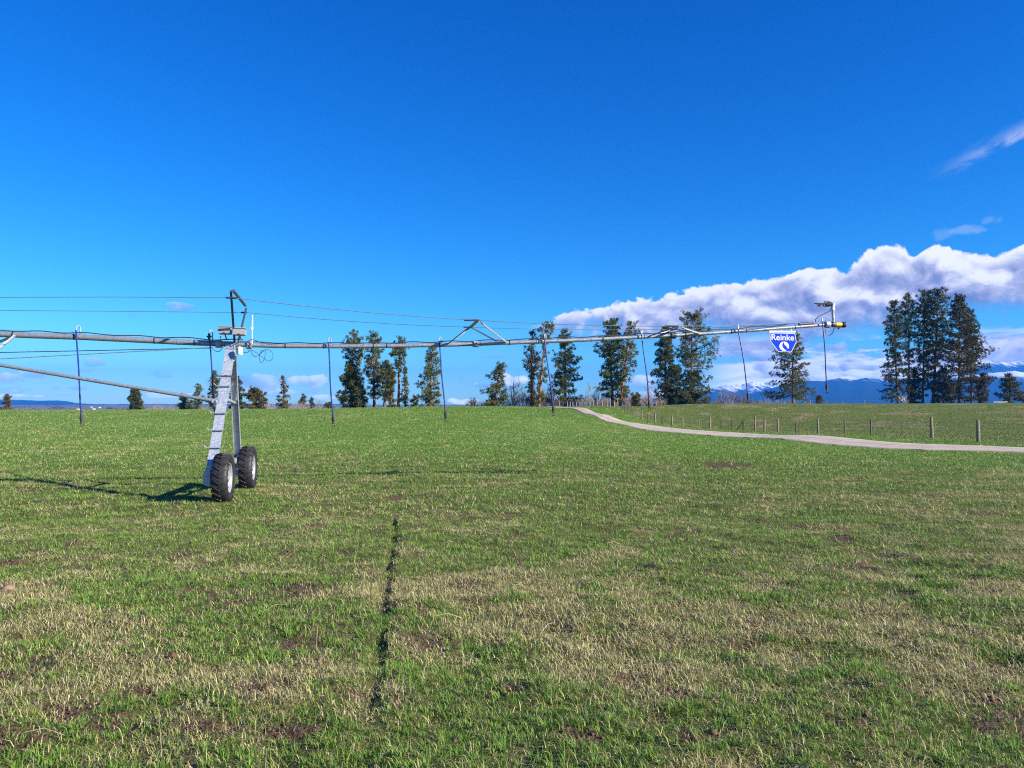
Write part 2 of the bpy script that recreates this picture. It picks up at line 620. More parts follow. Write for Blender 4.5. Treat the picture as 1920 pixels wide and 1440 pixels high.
for q in [(480, 1310, 60, 22), (390, 1390, 70, 20), (135, 1352, 60, 22, .9), (640, 1330, 50, 14, .8), (270, 1312, 60, 14, .8), (400, 1070, 32, 5, .9), (362, 1103, 22, 6, .9), (135, 1023, 22, 5, .9), (28, 1060, 40, 6, .9),
          (540, 1041, 14, 5, .8), (1370, 870, 46, 5, 1.3), (1585, 1007, 18, 8, 1.0), (1010, 1095, 12, 10, .6), (900, 1125, 30, 6, .6), (1180, 1290, 40, 16, .7), (1260, 1325, 40, 14, .9), (1050, 1180, 22, 7, .6), (850, 1200, 24, 10, .7),
          (930, 1215, 18, 7, .8), (1090, 1420, 60, 16, .8), (1300, 1420, 60, 20, .6), (1480, 1310, 30, 10, .5), (600, 1250, 40, 8, .5), (180, 1170, 40, 8, .5), (1690, 885, 60, 4, .5), (1230, 1380, 40, 14, .8), (550, 1400, 60, 14, .8), (1700, 1320, 50, 14, .6), (1870, 1340, 50, 16, .7),
          (780, 1340, 60, 14, .6), (960, 1310, 40, 12, .6), (820, 1420, 50, 14, .6), (60, 1410, 50, 12, .6), (1590, 1400, 60, 14, .6), (330, 1240, 40, 9, .5), (1050, 1250, 30, 9, .5)]:
    soil_patch(*q)


def soil_mask(x, y):
    m = np.zeros_like(x)
    n = fbm(x * 5.0, y * 5.0, 91, 3) - 0.5
    for (sx_, sy_, rx, ry, s) in SOIL:
        near = (np.abs(x - sx_) < rx * 2.2) & (np.abs(y - sy_) < ry * 2.2)
        if near.any():
            d = ((x[near] - sx_) / rx) ** 2 + ((y[near] - sy_) / ry) ** 2
            m[near] = np.maximum(m[near], s * sstep(1.25 + n[near] * 1.9 - d, 0.0, 0.9))
    sp = fbm(x * 1.9, y * 1.9, 33, 3)
    m = np.maximum(m, sstep(sp, 0.67, 0.76) * 0.7 * (y < 32))
    gd = groove_dist(x, y)
    gm = np.exp(-(gd / 0.045) ** 2) * sstep(y, 3.2, 4.8) * (1 - sstep(y, 13.0, 14.4))
    m = np.maximum(m, gm * 0.40 * (0.4 + 0.8 * vnoise(y * 2.3, y * 0, 4)))
    return np.clip(m, 0, 1)


def height(x, y, micro=True):
    x = np.asarray(x, float); y = np.asarray(y, float)
    shp = x.shape
    x = x.ravel(); y = y.ravel()
    z = np.empty_like(x)
    r = np.hypot(x, np.maximum(y, 0) + np.maximum(-y, 0))
    far = sstep(r, 190, 330)
    for i in range(0, len(x), 20000):
        sl = slice(i, i + 20000)
        z[sl] = _phi(x[sl], y[sl]) @ _W
    z = np.clip(z, -9, 4)
    z = z * (1 - far) + PLAIN * far
    if micro:
        near = (1 - sstep(r, 22, 45))
        z = z + near * ((fbm(x * 0.9, y * 0.9, 5, 3) - 0.5) * 0.13 + (fbm(x * 3.6, y * 3.6, 8, 4) - 0.5) * 0.085)
        s = soil_mask(x, y)
        z = z + near * s * ((fbm(x * 11, y * 11, 21, 3) - 0.5) * 0.055 - 0.010)
        gd = groove_dist(x, y)
        on = sstep(y, 3.2, 4.8) * (1 - sstep(y, 13.2, 14.6)) * (0.30 + 0.9 * fbm(y * 4.1, y * 0, 3, 4))
        prof = np.where(gd > 0, np.exp(-(gd / 0.035) ** 4), np.exp(-(gd / 0.085) ** 2))
        z = z - on * 0.054 * prof + on * 0.025 * np.exp(-((gd - 0.14) / 0.11) ** 2)
    return z.reshape(shp)


def ground_z(x, y): return float(height(np.array([x]), np.array([y]), False)[0])


# colour fields shared by the soil sheet and the blades
def straw_field(x, y):
    """0 lush green .. 1 dry straw"""
    a = fbm(x * 0.80 + 3, y * 0.80, 41, 4, 0.6)
    b = fbm(x * 2.6, y * 2.6, 57, 4, 0.6)
    c = fbm(x * 0.06 + 9, y * 0.05, 71, 3)
    v = 0.60 * a + 0.55 * b + 0.24 * c - 0.195
    v = v - 0.035 * sstep(y, 7, 16) - 0.09 * sstep(y, 19, 27) * sstep(x - 0.20 * y, -2, 4) * (1 - sstep(y, 60, 90))
    return sstep(v, 0.45, 0.66)


def meadow_field(x, y):
    """1 on the duller pasture beyond the road"""
    fx = [P(u, v1, y1) for (u, v0, y0, v1, y1) in ROAD]
    ys = np.array([p.y for p in fx]); xs = np.array([p.x for p in fx])
    o = np.argsort(ys)
    xr = np.interp(y, ys[o], xs[o])
    return sstep(x - xr, 1.5, 6.0) * sstep(y, 18, 30)


# ------------------------------------------------------------------ materials
def material(name):
    m = bpy.data.materials.new(name)
    m.use_nodes = True
    nt = m.node_tree
    b = NB(nt)
    p = nt.nodes['Principled BSDF']
    return m, b, p


def simple(name, col, rough=0.5, metal=0.0, var=0.12, scale=20.0, bump=0.0, spec=0.5):
    m, b, p = material(name)
    geo = b.n('ShaderNodeTexCoord').outputs['Object']
    n = b.noise(geo, scale, 5, 0.6)
    lo = tuple(max(0.0, c * (1 - var)) for c in col)
    hi = tuple(min(1.0, c * (1 + var)) for c in col)
    b.put(p.inputs['Base Color'], b.mix(b.step(n, 0.3, 0.7), lo, hi))
    b.put(p.inputs['Roughness'], b.lin(n, 0.2, 0.8, max(0.05, rough - 0.08), min(1, rough + 0.1)))
    p.inputs['Metallic'].default_value = metal
    p.inputs['Specular IOR Level'].default_value = spec
    if bump:
        bm = b.n('ShaderNodeBump')
        bm.inputs['Strength'].default_value = bump
        bm.inputs['Distance'].default_value = 0.01
        b.put(bm.inputs['Height'], n)
        b.put(p.inputs['Normal'], bm.outputs[0])
    return m


def galvanised(name, base=0.62, metal=0.55, rough=0.42, k=1.0):
    m, b, p = material(name)
    geo = b.n('ShaderNodeTexCoord').outputs['Object']
    v = b.n('ShaderNodeTexVoronoi')
    b.put(v.inputs['Vector'], geo)
    v.inputs['Scale'].default_value = 34.0
    sp = b.sep(v.outputs['Color'])[0]
    st = b.noise(b.xyz(b.mul(b.sep(geo)[0], 3.0), b.mul(b.sep(geo)[1], 3.0), b.mul(b.sep(geo)[2], 0.6)), 4.0, 5, 0.65)
    f = b.add(b.mul(sp, 0.55), b.mul(st, 0.45))
    c = b.ramp(f, [(0.15, (base * (.84 - .28 * k), base * (.91 - .28 * k), base * (1.02 - .28 * k))), (0.5, (base * .84, base * .91, base * 1.02)), (0.85, (base * (.84 + .25 * k), base * (.91 + .24 * k), base * (1.02 + .23 * k)))])
    b.put(p.inputs['Base Color'], c)
    p.inputs['Metallic'].default_value = metal
    b.put(p.inputs['Roughness'], b.lin(f, 0.2, 0.8, rough - 0.1, rough + 0.14))
    return m


M_GALV = galvanised('galvanised_steel', 0.50, 0.5, 0.42, 0.55)
M_GALV_PIPE = galvanised('weathered_galvanised_pipe', 0.35, 0.5, 0.40, 0.45)
M_DARKSTEEL = simple('dark_steel', (0.075, 0.08, 0.10), 0.45, 0.4, 0.25, 30)
M_RUBBER = simple('tyre_rubber', (0.015, 0.0145, 0.0155), 0.6, 0, 0.45, 14, 0.3)
M_RIM = simple('painted_rim', (0.27, 0.285, 0.31), 0.5, 0.2, 0.08, 9)
M_HOSE = simple('blue_hose', (0.007, 0.022, 0.20), 0.45, 0, 0.18, 12)
M_BLACK = simple('black_plastic', (0.018, 0.018, 0.02), 0.45, 0, 0.2, 25)
M_CABLE = simple('cable_sheath', (0.03, 0.032, 0.038), 0.5, 0, 0.2, 10)
M_WHITE = simple('white_plastic', (0.62, 0.62, 0.62), 0.4, 0, 0.05, 8)
M_GREYBOX = simple('grey_box_shell', (0.30, 0.29, 0.31), 0.5, 0.1, 0.1, 14)
M_GEAR = simple('gearbox_iron', (0.05, 0.032, 0.028), 0.6, 0.2, 0.3, 18, 0.3)
M_SIGNBLUE = simple('sign_blue', (0.002, 0.036, 0.50), 0.55, 0, 0.05, 5, 0, 0.08)
M_SIGNWHITE = simple('sign_white', (0.66, 0.67, 0.72), 0.5, 0, 0.03, 5, 0, 0.3)
M_YELLOW = simple('yellow_cap', (0.55, 0.42, 0.02), 0.4, 0, 0.1, 12)
M_WIRE = simple('strand_wire', (0.24, 0.28, 0.34), 0.35, 0.6, 0.1, 10)
M_POSTWOOD = simple('weathered_post_wood', (0.22, 0.175, 0.115), 0.85, 0, 0.35, 9, 0.4)
M_POSTSTEEL = simple('rusty_green_post', (0.10, 0.095, 0.065), 0.7, 0.2, 0.3, 9)
M_STONE = simple('clod_stone', (0.19, 0.13, 0.085), 0.9, 0, 0.45, 16, 0.6)
M_BARK = simple('pine_bark', (0.13, 0.075, 0.048), 0.9, 0, 0.45, 4, 0.5)
M_BARKRED = simple('reddish_bark', (0.24, 0.105, 0.055), 0.9, 0, 0.4, 4, 0.5)
M_TWIG = simple('bare_twig_bark', (0.27, 0.20, 0.155), 0.85, 0, 0.3, 3)
M_PALETWIG = simple('pale_bark', (0.62, 0.60, 0.58), 0.8, 0, 0.2, 3)


def foliage_mat(name, transl=0.22):
    m, b, p = material(name)
    a = b.n('ShaderNodeAttribute', attribute_name='col')
    b.put(p.inputs['Base Color'], a.outputs['Color'])
    p.inputs['Roughness'].default_value = 0.55
    p.inputs['Specular IOR Level'].default_value = 0.25
    tr = b.n('ShaderNodeBsdfTranslucent')
    b.put(tr.inputs['Color'], a.outputs['Color'])
    mixn = b.n('ShaderNodeMixShader')
    mixn.inputs[0].default_value = transl
    out = [n for n in m.node_tree.nodes if n.type == 'OUTPUT_MATERIAL'][0]
    m.node_tree.links.new(p.outputs[0], mixn.inputs[1])
    m.node_tree.links.new(tr.outputs[0], mixn.inputs[2])
    m.node_tree.links.new(mixn.outputs[0], out.inputs['Surface'])
    return m


M_GRASS = foliage_mat('grass_blade', 0.30)
M_NEEDLE = foliage_mat('pine_needle', 0.12)


def ground_material():
    m, b, p = material('pasture_ground')
    pos = b.n('ShaderNodeNewGeometry').outputs['Position']
    x, y, z = b.sep(pos)
    xy = b.xyz(x, y, 0.0)
    straw = b.n('ShaderNodeAttribute', attribute_name='straw').outputs['Fac']
    soil = b.n('ShaderNodeAttribute', attribute_name='soil').outputs['Fac']
    mead = b.n('ShaderNodeAttribute', attribute_name='meadow').outputs['Fac']
    plain = b.n('ShaderNodeAttribute', attribute_name='plain').outputs['Fac']
    near = b.n('ShaderNodeAttribute', attribute_name='near').outputs['Fac']
    n1 = b.noise(xy, 1.1, 6, 0.62)
    n2 = b.noise(xy, 6.0, 5, 0.65)
    n3 = b.noise(xy, 32.0, 4, 0.6)
    grain = b.add(b.mul(n2, 0.6), b.mul(n3, 0.4))
    # growing grass and last year's dead grass
    green = b.ramp(grain, [(0.30, (0.030, 0.078, 0.009)), (0.5, (0.095, 0.180, 0.024)), (0.70, (0.20, 0.290, 0.052))])
    dry = b.ramp(grain, [(0.30, (0.065, 0.100, 0.020)), (0.5, (0.22, 0.26, 0.068)), (0.70, (0.42, 0.41, 0.15))])
    sf = b.step(b.add(straw, b.mul(b.sub(n1, 0.5), 0.9)), 0.15, 0.95)
    field = b.mix(b.mul(sf, 0.72), green, dry)
    mgreen = b.ramp(grain, [(0.28, (0.045, 0.075, 0.012)), (0.5, (0.095, 0.130, 0.024)), (0.72, (0.16, 0.18, 0.050))])
    mdry = b.ramp(grain, [(0.28, (0.13, 0.10, 0.05)), (0.5, (0.22, 0.17, 0.095)), (0.72, (0.32, 0.25, 0.15))])
    msf = b.step(b.add(b.mul(straw, 0.5), b.mul(b.noise(xy, 0.16, 4, 0.6), 0.9)), 0.50, 0.90)
    field = b.mix(mead, field, b.mix(b.mul(msf, 0.8), mgreen, mdry))
    # earth
    earth = b.ramp(grain, [(0.25, (0.030, 0.019, 0.012)), (0.5, (0.095, 0.062, 0.040)), (0.75, (0.21, 0.145, 0.095))])
    thatch = b.ramp(grain, [(0.25, (0.026, 0.026, 0.010)), (0.5, (0.085, 0.075, 0.032)), (0.78, (0.24, 0.19, 0.095))])
    under = b.mix(b.mul(near, 0.75), field, thatch)
    c = b.mix(b.step(b.add(soil, b.mul(b.sub(n2, 0.5), 0.5)), 0.25, 0.7), under, earth)
    # the low plain far away: dull grass, scrub and ploughed strips
    pn = b.noise(b.xyz(b.mul(x, 0.0030), b.mul(y, 0.0016), 0.0), 1.0, 6, 0.65)
    pn2 = b.noise(b.xyz(b.mul(x, 0.02), b.mul(y, 0.006), 0.0), 1.0, 5, 0.7)
    pc = b.ramp(b.add(b.mul(pn, 0.6), b.mul(pn2, 0.4)), [(0.36, (0.035, 0.038, 0.026)), (0.46, (0.13, 0.105, 0.06)), (0.55, (0.22, 0.17, 0.10)), (0.62, (0.10, 0.095, 0.05))])
    c = b.mix(plain, c, pc)
    b.put(p.inputs['Base Color'], c)
    p.inputs['Roughness'].default_value = 0.95
    p.inputs['Specular IOR Level'].default_value = 0.1
    bm = b.n('ShaderNodeBump')
    bm.inputs['Strength'].default_value = 0.9
    bm.inputs['Distance'].default_value = 0.09
    b.put(bm.inputs['Height'], b.add(b.mul(n1, 0.5), grain))
    b.put(p.inputs['Normal'], bm.outputs[0])
    return m


def graded(dense0, dense1, step, lo, hi, growth, cap=600.0):
    mid = list(np.arange(dense0, dense1 + 1e-6, step))
    a, s, up = mid[-1], step, []
    while a < hi:
        s = min(s * growth, cap); a += s; up.append(min(a, hi))
    a, s, dn = mid[0], step, []
    while a > lo:
        s = min(s * growth, cap); a -= s; dn.append(max(a, lo))
    return np.array(dn[::-1] + mid + up)


def build_ground():
    xs = graded(-6.0, 6.0, 0.05, -8000, 8000, 1.055)
    ys = graded(3.0, 14.0, 0.055, -3000, 8000, 1.030)
    gx, gy = np.meshgrid(xs, ys)
    x, y = gx.ravel(), gy.ravel()
    z = height(x, y)
    nx, ny = len(xs), len(ys)
    i = np.arange(nx * ny).reshape(ny, nx)
    faces = np.stack([i[:-1, :-1].ravel(), i[:-1, 1:].ravel(), i[1:, 1:].ravel(), i[1:, :-1].ravel()], 1)
    r = np.hypot(x, y)
    att = {'straw': straw_field(x, y), 'soil': soil_mask(x, y), 'meadow': meadow_field(x, y), 'plain': sstep(r, 200, 330), 'near': 1 - sstep(r, 16, 42)}
    o = np_mesh('field_ground', np.stack([x, y, z], 1), [faces], ground_material(), None, att, True)
    tag(o, kind='structure')
    print('ground verts', len(x))


build_ground()


# ------------------------------------------------------------------ gravel road
def road_edges():
    n = [P(u, v, Y) for (u, v, Y, _, _) in ROAD]
    f = [P(u, v, Y) for (u, _, _, v, Y) in ROAD]
    end = (n[-1] + f[-1]) / 2
    n.append(n[-1] + Vector((-3.5, 14, 0))); f.append(f[-1] + Vector((-2.0, 14, 0)))
    n.append(n[-1] + Vector((-5, 18, 0))); f.append(f[-1] + Vector((-3, 18, 0)))

    def smooth(pts, k=8):
        out = []
        for i in range(len(pts) - 1):
            p0 = pts[max(i - 1, 0)]; p1 = pts[i]; p2 = pts[i + 1]; p3 = pts[min(i + 2, len(pts) - 1)]
            for j in range(k):
                t = j / k
                out.append(0.5 * ((2 * p1) + (p2 - p0) * t + (2 * p0 - 5 * p1 + 4 * p2 - p3) * t * t + (3 * p1 - p0 - 3 * p2 + p3) * t ** 3))
        out.append(pts[-1])
        return out
    return smooth(n), smooth(f)


def build_road():
    n, f = road_edges()
    W = 13
    pts = []
    rng = np.random.default_rng(3)
    for a, b_ in zip(n, f):
        ja, jb = rng.normal(0, 0.022), rng.normal(0, 0.022)
        for k in range(W):
            t = k / (W - 1)
            t = t + (ja if k == 0 else jb if k == W - 1 else 0)
            q = a.lerp(b_, t)
            pts.append((q.x, q.y, t))
    pts = np.array(pts)
    z = height(pts[:, 0], pts[:, 1], False) + 0.035
    # crowned, with two worn wheel tracks
    t = pts[:, 2]
    z = z + 0.05 * (1 - (2 * t - 1) ** 2) - 0.03 * (np.exp(-((t - .3) / .07) ** 2) + np.exp(-((t - .7) / .07) ** 2))
    z[(t <= 0.03) | (t >= 0.97)] -= 0.06
    m, b, p = material('gravel')
    pos = b.n('ShaderNodeNewGeometry').outputs['Position']
    tt = b.n('ShaderNodeAttribute', attribute_name='across').outputs['Fac']
    n1 = b.noise(pos, 0.9, 5, 0.6); n2 = b.noise(pos, 30.0, 3, 0.7)
    c = b.ramp(b.add(b.mul(n1, 0.55), b.mul(n2, 0.45)), [(0.3, (0.29, 0.225, 0.175)), (0.5, (0.50, 0.40, 0.31)), (0.7, (0.64, 0.53, 0.43))])
    ctr = b.step(b.m('ABSOLUTE', b.sub(b.add(tt, b.mul(b.sub(n1, 0.5), 0.12)), 0.5)), 0.09, 0.02)
    rut = b.add(b.step(b.m('ABSOLUTE', b.sub(tt, 0.29)), 0.10, 0.02), b.step(b.m('ABSOLUTE', b.sub(tt, 0.71)), 0.10, 0.02))
    c = b.mix(b.mul(rut, 0.30), c, (0.30, 0.255, 0.215))
    c = b.mix(b.mul(ctr, 0.45), c, (0.20, 0.20, 0.10))
    edge = b.step(b.add(b.m('ABSOLUTE', b.sub(tt, 0.5)), b.mul(b.sub(n1, 0.5), 0.22)), 0.40, 0.50)
    c = b.mix(edge, c, (0.13, 0.15, 0.055))
    b.put(p.inputs['Base Color'], c)
    p.inputs['Roughness'].default_value = 0.95
    bm = b.n('ShaderNodeBump'); bm.inputs['Strength'].default_value = 0.5; bm.inputs['Distance'].default_value = 0.03
    b.put(bm.inputs['Height'], n2); b.put(p.inputs['Normal'], bm.outputs[0])
    L_ = len(n)
    i = np.arange(L_ * W).reshape(L_, W)
    faces = np.stack([i[:-1, :-1].ravel(), i[1:, :-1].ravel(), i[1:, 1:].ravel(), i[:-1, 1:].ravel()], 1)
    o = np_mesh('gravel_road', np.stack([pts[:, 0], pts[:, 1], z], 1), [faces], m, None, {'across': t}, True)
    tag(o, kind='structure')


build_road()
_rn, _rf = road_edges()
_rn = np.array(_rn); _rf = np.array(_rf)


def on_road(x, y):
    o1, o2 = np.argsort(_rn[:, 1]), np.argsort(_rf[:, 1])
    xn = np.interp(y, _rn[o1, 1], _rn[o1, 0]); xf = np.interp(y, _rf[o2, 1], _rf[o2, 0])
    lo, hi = np.minimum(xn, xf), np.maximum(xn, xf)
    return (x > lo - 0.05) & (x < hi + 0.05) & (y > 15)


# ------------------------------------------------------------------ mountains and far hills
def hill_material(name, snow_lo, snow_hi, patch):
    m, b, p = material(name)
    pos = b.n('ShaderNodeNewGeometry').outputs['Position']
    x, y, z = b.sep(pos)
    q = b.xyz(b.mul(x, 0.004), b.mul(y, 0.0012), b.mul(z, 0.010))
    n1 = b.noise(q, 1.0, 7, 0.65)
    n2 = b.noise(b.xyz(b.add(b.mul(x, 0.020), b.mul(z, 0.016)), b.mul(y, 0.004), b.mul(z, 0.012)), 1.0, 6, 0.7, 0.6)
    forest = b.ramp(n2, [(0.3, (0.006, 0.013, 0.010)), (0.6, (0.012, 0.022, 0.015)), (0.8, (0.022, 0.030, 0.020))])
    s = b.step(b.add(z, b.add(b.mul(b.sub(n1, 0.5), patch), b.mul(b.sub(n2, 0.5), patch * 1.1))), snow_lo, snow_hi)
    b.put(p.inputs['Base Color'], b.mix(s, forest, (0.78, 0.80, 0.85)))
    p.inputs['Roughness'].default_value = 0.95
    p.inputs['Specular IOR Level'].default_value = 0.03
    return m


def ridge(name, prof, Y, depth, foot, mat, seed, amp):
    """a range whose skyline follows prof [(u, v)], with spurs running down towards the viewer"""
    us = np.linspace(prof[0][0], prof[-1][0], 420)
    vs = np.interp(us, [p[0] for p in prof], [p[1] for p in prof])
    top = np.array([P(u, v, Y) for u, v in zip(us, vs)])
    rows = 46
    V = []
    for j in range(rows):
        t = j / (rows - 1) * 1.35
        yy = Y - depth * (1 - t)
        k = yy / Y
        xx = top[:, 0] * k
        rise = min(t, 1.0) ** 0.85 if t <= 1 else 1.0 - (t - 1) * 1.6
        sp = np.abs(fbm(xx / (depth * 0.30), np.full_like(xx, yy / depth * 0.9), seed, 5, 0.55) - 0.5) * 2
        sp2 = fbm(xx / (depth * 0.05), np.full_like(xx, yy / depth * 4.0), seed + 5, 4) - 0.5
        H = (top[:, 2] - foot)
        z = foot + H * rise * (1 - amp * (1 - sp) * min(1, (1.15 - min(t, 1.0)) * 1.6)) + H * 0.10 * sp2 * (1 if t > 0.1 else 0) + (H * 0.03 * (fbm(xx / (depth * .02), xx * 0, seed + 9, 3) - .5) if abs(t - 1) < .08 else 0)
        V.append(np.stack([xx, np.full_like(xx, yy), z], 1))
    V = np.concatenate(V)
    n = len(us)
    i = np.arange(rows * n).reshape(rows, n)
    faces = np.stack([i[:-1, :-1].ravel(), i[:-1, 1:].ravel(), i[1:, 1:].ravel(), i[1:, :-1].ravel()], 1)
    o = np_mesh(name, V, [faces], mat, None, None, True)
    tag(o, kind='structure')


ridge('mountain_range', [(1120, 757), (1180, 748), (1260, 744), (1330, 742), (1400, 738), (1440, 728), (1475, 718), (1515, 709), (1545, 712), (1572, 704.5), (1598, 709), (1622, 703), (1650, 707), (1700, 706), (1760, 702), (1820, 698), (1862, 693), (1900, 690), (1960, 694), (2100, 690), (2300, 704), (2500, 715), (2700, 740)],
      6000, 1700, -12, hill_material('forested_slope', 178, 222, 120), 3, 0.34)
ridge('snow_peaks', [(1290, 742), (1330, 728), (1362, 719), (1390, 720), (1412, 713), (1432, 716), (1450, 711), (1470, 712), (1500, 716), (1560, 730)], 7200, 800, 40, hill_material('snowy_slope', 112, 142, 210), 11, 0.3)
ridge('high_snow_ridge', [(1780, 704), (1830, 686), (1856, 678), (1880, 674), (1905, 676), (1930, 671), (1990, 676), (2080, 668), (2200, 690), (2400, 720)], 7300, 700, 150, hill_material('high_snow_slope', 345, 400, 240), 23, 0.3)
ridge('far_hill', [(-600, 752), (-200, 748), (-40, 749), (0, 748.5), (40, 749.5), (70, 751), (110, 750.5), (125, 752), (140, 755), (165, 757.2), (185, 758)], 7000, 900, -12, hill_material('grassy_hill', 900, 1000, 10), 31, 0.2)
ridge('low_far_hill', [(165, 758.5), (190, 757.5), (215, 758), (232, 757.2), (260, 758), (300, 757), (340, 758.3), (420, 757), (520, 758), (640, 757.5)], 7300, 600, -12, hill_material('low_hill_slope', 900, 1000, 10), 37, 0.2)


# ------------------------------------------------------------------ grass blades
GR = np.random.default_rng(12)


def blades(cx, cy, hgt, wid, lean, leanaz, col_root, col_tip, segs):
    """vectorised blades; returns verts, faces, colours"""
    n = len(cx)
    cz = height(cx, cy) - 0.006
    dirx, diry = np.cos(leanaz), np.sin(leanaz)
    wa = leanaz + np.pi / 2 + GR.normal(0, 0.5, n)
    wx, wy = np.cos(wa) * wid / 2, np.sin(wa) * wid / 2
    if segs == 2:
        out = np.empty((n, 5, 3), np.float32)
        for k, (t, ws) in enumerate(((0, 1.0), (0.55, 0.8))):
            hx = hgt * lean * t * t; hz = hgt * t * np.sqrt(np.clip(1 - (lean * t) ** 2 * .7, 0.02, 1))
            bx, by, bz = cx + dirx * hx, cy + diry * hx, cz + hz
            out[:, 2 * k] = np.stack([bx - wx * ws, by - wy * ws, bz], 1)
            out[:, 2 * k + 1] = np.stack([bx + wx * ws, by + wy * ws, bz], 1)
        hx = hgt * lean; hz = hgt * np.sqrt(np.clip(1 - lean ** 2 * .7, 0.02, 1)) * np.where(lean > 0.9, 0.6, 1.0)
        out[:, 4] = np.stack([cx + dirx * hx, cy + diry * hx, cz + hz], 1)
        base = (np.arange(n) * 5)[:, None]
        q = base + np.array([[0, 1, 3, 2]])
        t = base + np.array([[2, 3, 4]])
        col = np.ones((n, 5, 4), np.float32)
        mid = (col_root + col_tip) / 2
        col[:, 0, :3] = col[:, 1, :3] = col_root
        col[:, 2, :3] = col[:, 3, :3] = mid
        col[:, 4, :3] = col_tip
        return out.reshape(-1, 3), [q, t], col.reshape(-1, 4)
    out = np.empty((n, 3, 3), np.float32)
    out[:, 0] = np.stack([cx - wx, cy - wy, cz], 1)
    out[:, 1] = np.stack([cx + wx, cy + wy, cz], 1)
    hx = hgt * lean; hz = hgt * np.sqrt(np.clip(1 - lean ** 2 * .8, 0.03, 1))
    out[:, 2] = np.stack([cx + dirx * hx, cy + diry * hx, cz + hz], 1)
    col = np.ones((n, 3, 4), np.float32)
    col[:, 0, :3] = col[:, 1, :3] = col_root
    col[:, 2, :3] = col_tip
    t = (np.arange(n) * 3)[:, None] + np.array([[0, 1, 2]])
    return out.reshape(-1, 3), [t], col.reshape(-1, 4)


def band_points(y0, y1, dens):
    """uniform points in the strip of ground seen between y0 and y1 (with a margin)"""
    a = 0.70
    wmax = a * y1 + 3.0
    n = int((y1 - y0) * 2 * wmax * dens)
    x = GR.uniform(-wmax, wmax, n); y = GR.uniform(y0, y1, n)
    k = np.abs(x) < a * y + 3.0
    return x[k], y[k]


GREENS = np.array([(0.048, 0.140, 0.016), (0.085, 0.200, 0.022), (0.130, 0.260, 0.030), (0.050, 0.150, 0.036), (0.185, 0.285, 0.044)])
STRAWS = np.array([(0.56, 0.48, 0.23), (0.66, 0.58, 0.31), (0.42, 0.34, 0.15), (0.60, 0.56, 0.25), (0.40, 0.37, 0.13)])


def grass_band(y0, y1, d_clump, per, d_straw, hscale, wscale, segs, spread):
    V, Fq, Ft, C = [], [], [], []
    off = 0

    def add(res):
        nonlocal off
        v, fs, c = res
        V.append(v); C.append(c)
        for f in fs:
            (Fq if f.shape[1] == 4 else Ft).append(f + off)
        off += len(v)

    # tufts of growing grass
    x, y = band_points(y0, y1, d_clump)
    st = straw_field(x, y); so = soil_mask(x, y); me = meadow_field(x, y)
    keep = (GR.random(len(x)) < (1.0 - 0.30 * st)) & (GR.random(len(x)) > so * 0.9) & ~on_road(x, y)
    x, y, st, me = x[keep], y[keep], st[keep], me[keep]
    lush = np.clip(1.25 - 1.1 * st + GR.normal(0, .2, len(x)), 0.3, 1.6)
    k = np.maximum(3, (per * (0.55 + 0.5 * lush)).astype(int))
    i = np.repeat(np.arange(len(x)), k)
    r = np.abs(GR.normal(0, spread, len(i))); th = GR.uniform(0, 2 * np.pi, len(i))
    bx, by = x[i] + r * np.cos(th), y[i] + r * np.sin(th)
    lean = np.clip(0.48 + r / spread * 0.24 + GR.normal(0, .22, len(i)), 0.02, 0.985)
    h = hscale * (0.45 + 0.62 * lush[i]) * GR.uniform(0.55, 1.25, len(i))
    tone = GR.random(len(x))
    g = GREENS[(GR.random(len(i)) * len(GREENS)).astype(int)]
    g = g * (0.74 + 0.72 * tone[i])[:, None]
    yel = np.clip(0.08 + st[i] * 0.46 + GR.normal(0, .13, len(i)), 0, .65)[:, None]
    g = g * (1 - yel) + np.array([0.29, 0.38, 0.075]) * yel
    mm = me[i][:, None]
    g = g * (1 - mm * .6) + np.array([0.135, 0.135, 0.045]) * mm * .6
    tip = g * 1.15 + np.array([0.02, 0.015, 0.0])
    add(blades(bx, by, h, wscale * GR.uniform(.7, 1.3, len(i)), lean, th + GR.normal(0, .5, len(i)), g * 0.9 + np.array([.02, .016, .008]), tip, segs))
    # dead straw, mostly lying over
    x, y = band_points(y0, y1, d_straw)
    st = straw_field(x, y); so = soil_mask(x, y)
    keep = (GR.random(len(x)) < (0.22 + 0.70 * st)) & (GR.random(len(x)) > so * 0.62) & ~on_road(x, y)
    x, y = x[keep], y[keep]
    n = len(x)
    c = STRAWS[(GR.random(n) * len(STRAWS)).astype(int)] * GR.uniform(.6, 1.3, n)[:, None]
    lean = np.clip(GR.normal(0.88, .17, n), 0.2, 0.998)
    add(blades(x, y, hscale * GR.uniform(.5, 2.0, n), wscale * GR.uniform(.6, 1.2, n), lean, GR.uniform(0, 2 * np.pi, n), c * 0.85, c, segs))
    # matted scraps of last year's leaves
    if y0 < 14:
        x, y = band_points(y0, y1, d_straw * (1.1 if y0 < 8 else .7))
        st = straw_field(x, y); so = soil_mask(x, y)
        keep = (GR.random(len(x)) < (0.16 + 0.62 * st)) & (GR.random(len(x)) > so * 0.4)
        x, y = x[keep], y[keep]
        n = len(x)
        c = np.array([(0.62, 0.52, 0.32), (0.50, 0.38, 0.24), (0.40, 0.28, 0.17), (0.66, 0.60, 0.40)])[(GR.random(n) * 4).astype(int)] * GR.uniform(.5, 1.15, n)[:, None]
        add(blades(x, y, hscale * GR.uniform(.35, 1.0, n), wscale * GR.uniform(.9, 1.6, n), np.clip(GR.normal(.95, .06, n), .6, .998), GR.uniform(0, 2 * np.pi, n), c * .9, c, segs))
    fl = []
    if Fq: fl.append(np.concatenate(Fq))
    if Ft: fl.append(np.concatenate(Ft))
    return np.concatenate(V), fl, np.concatenate(C)


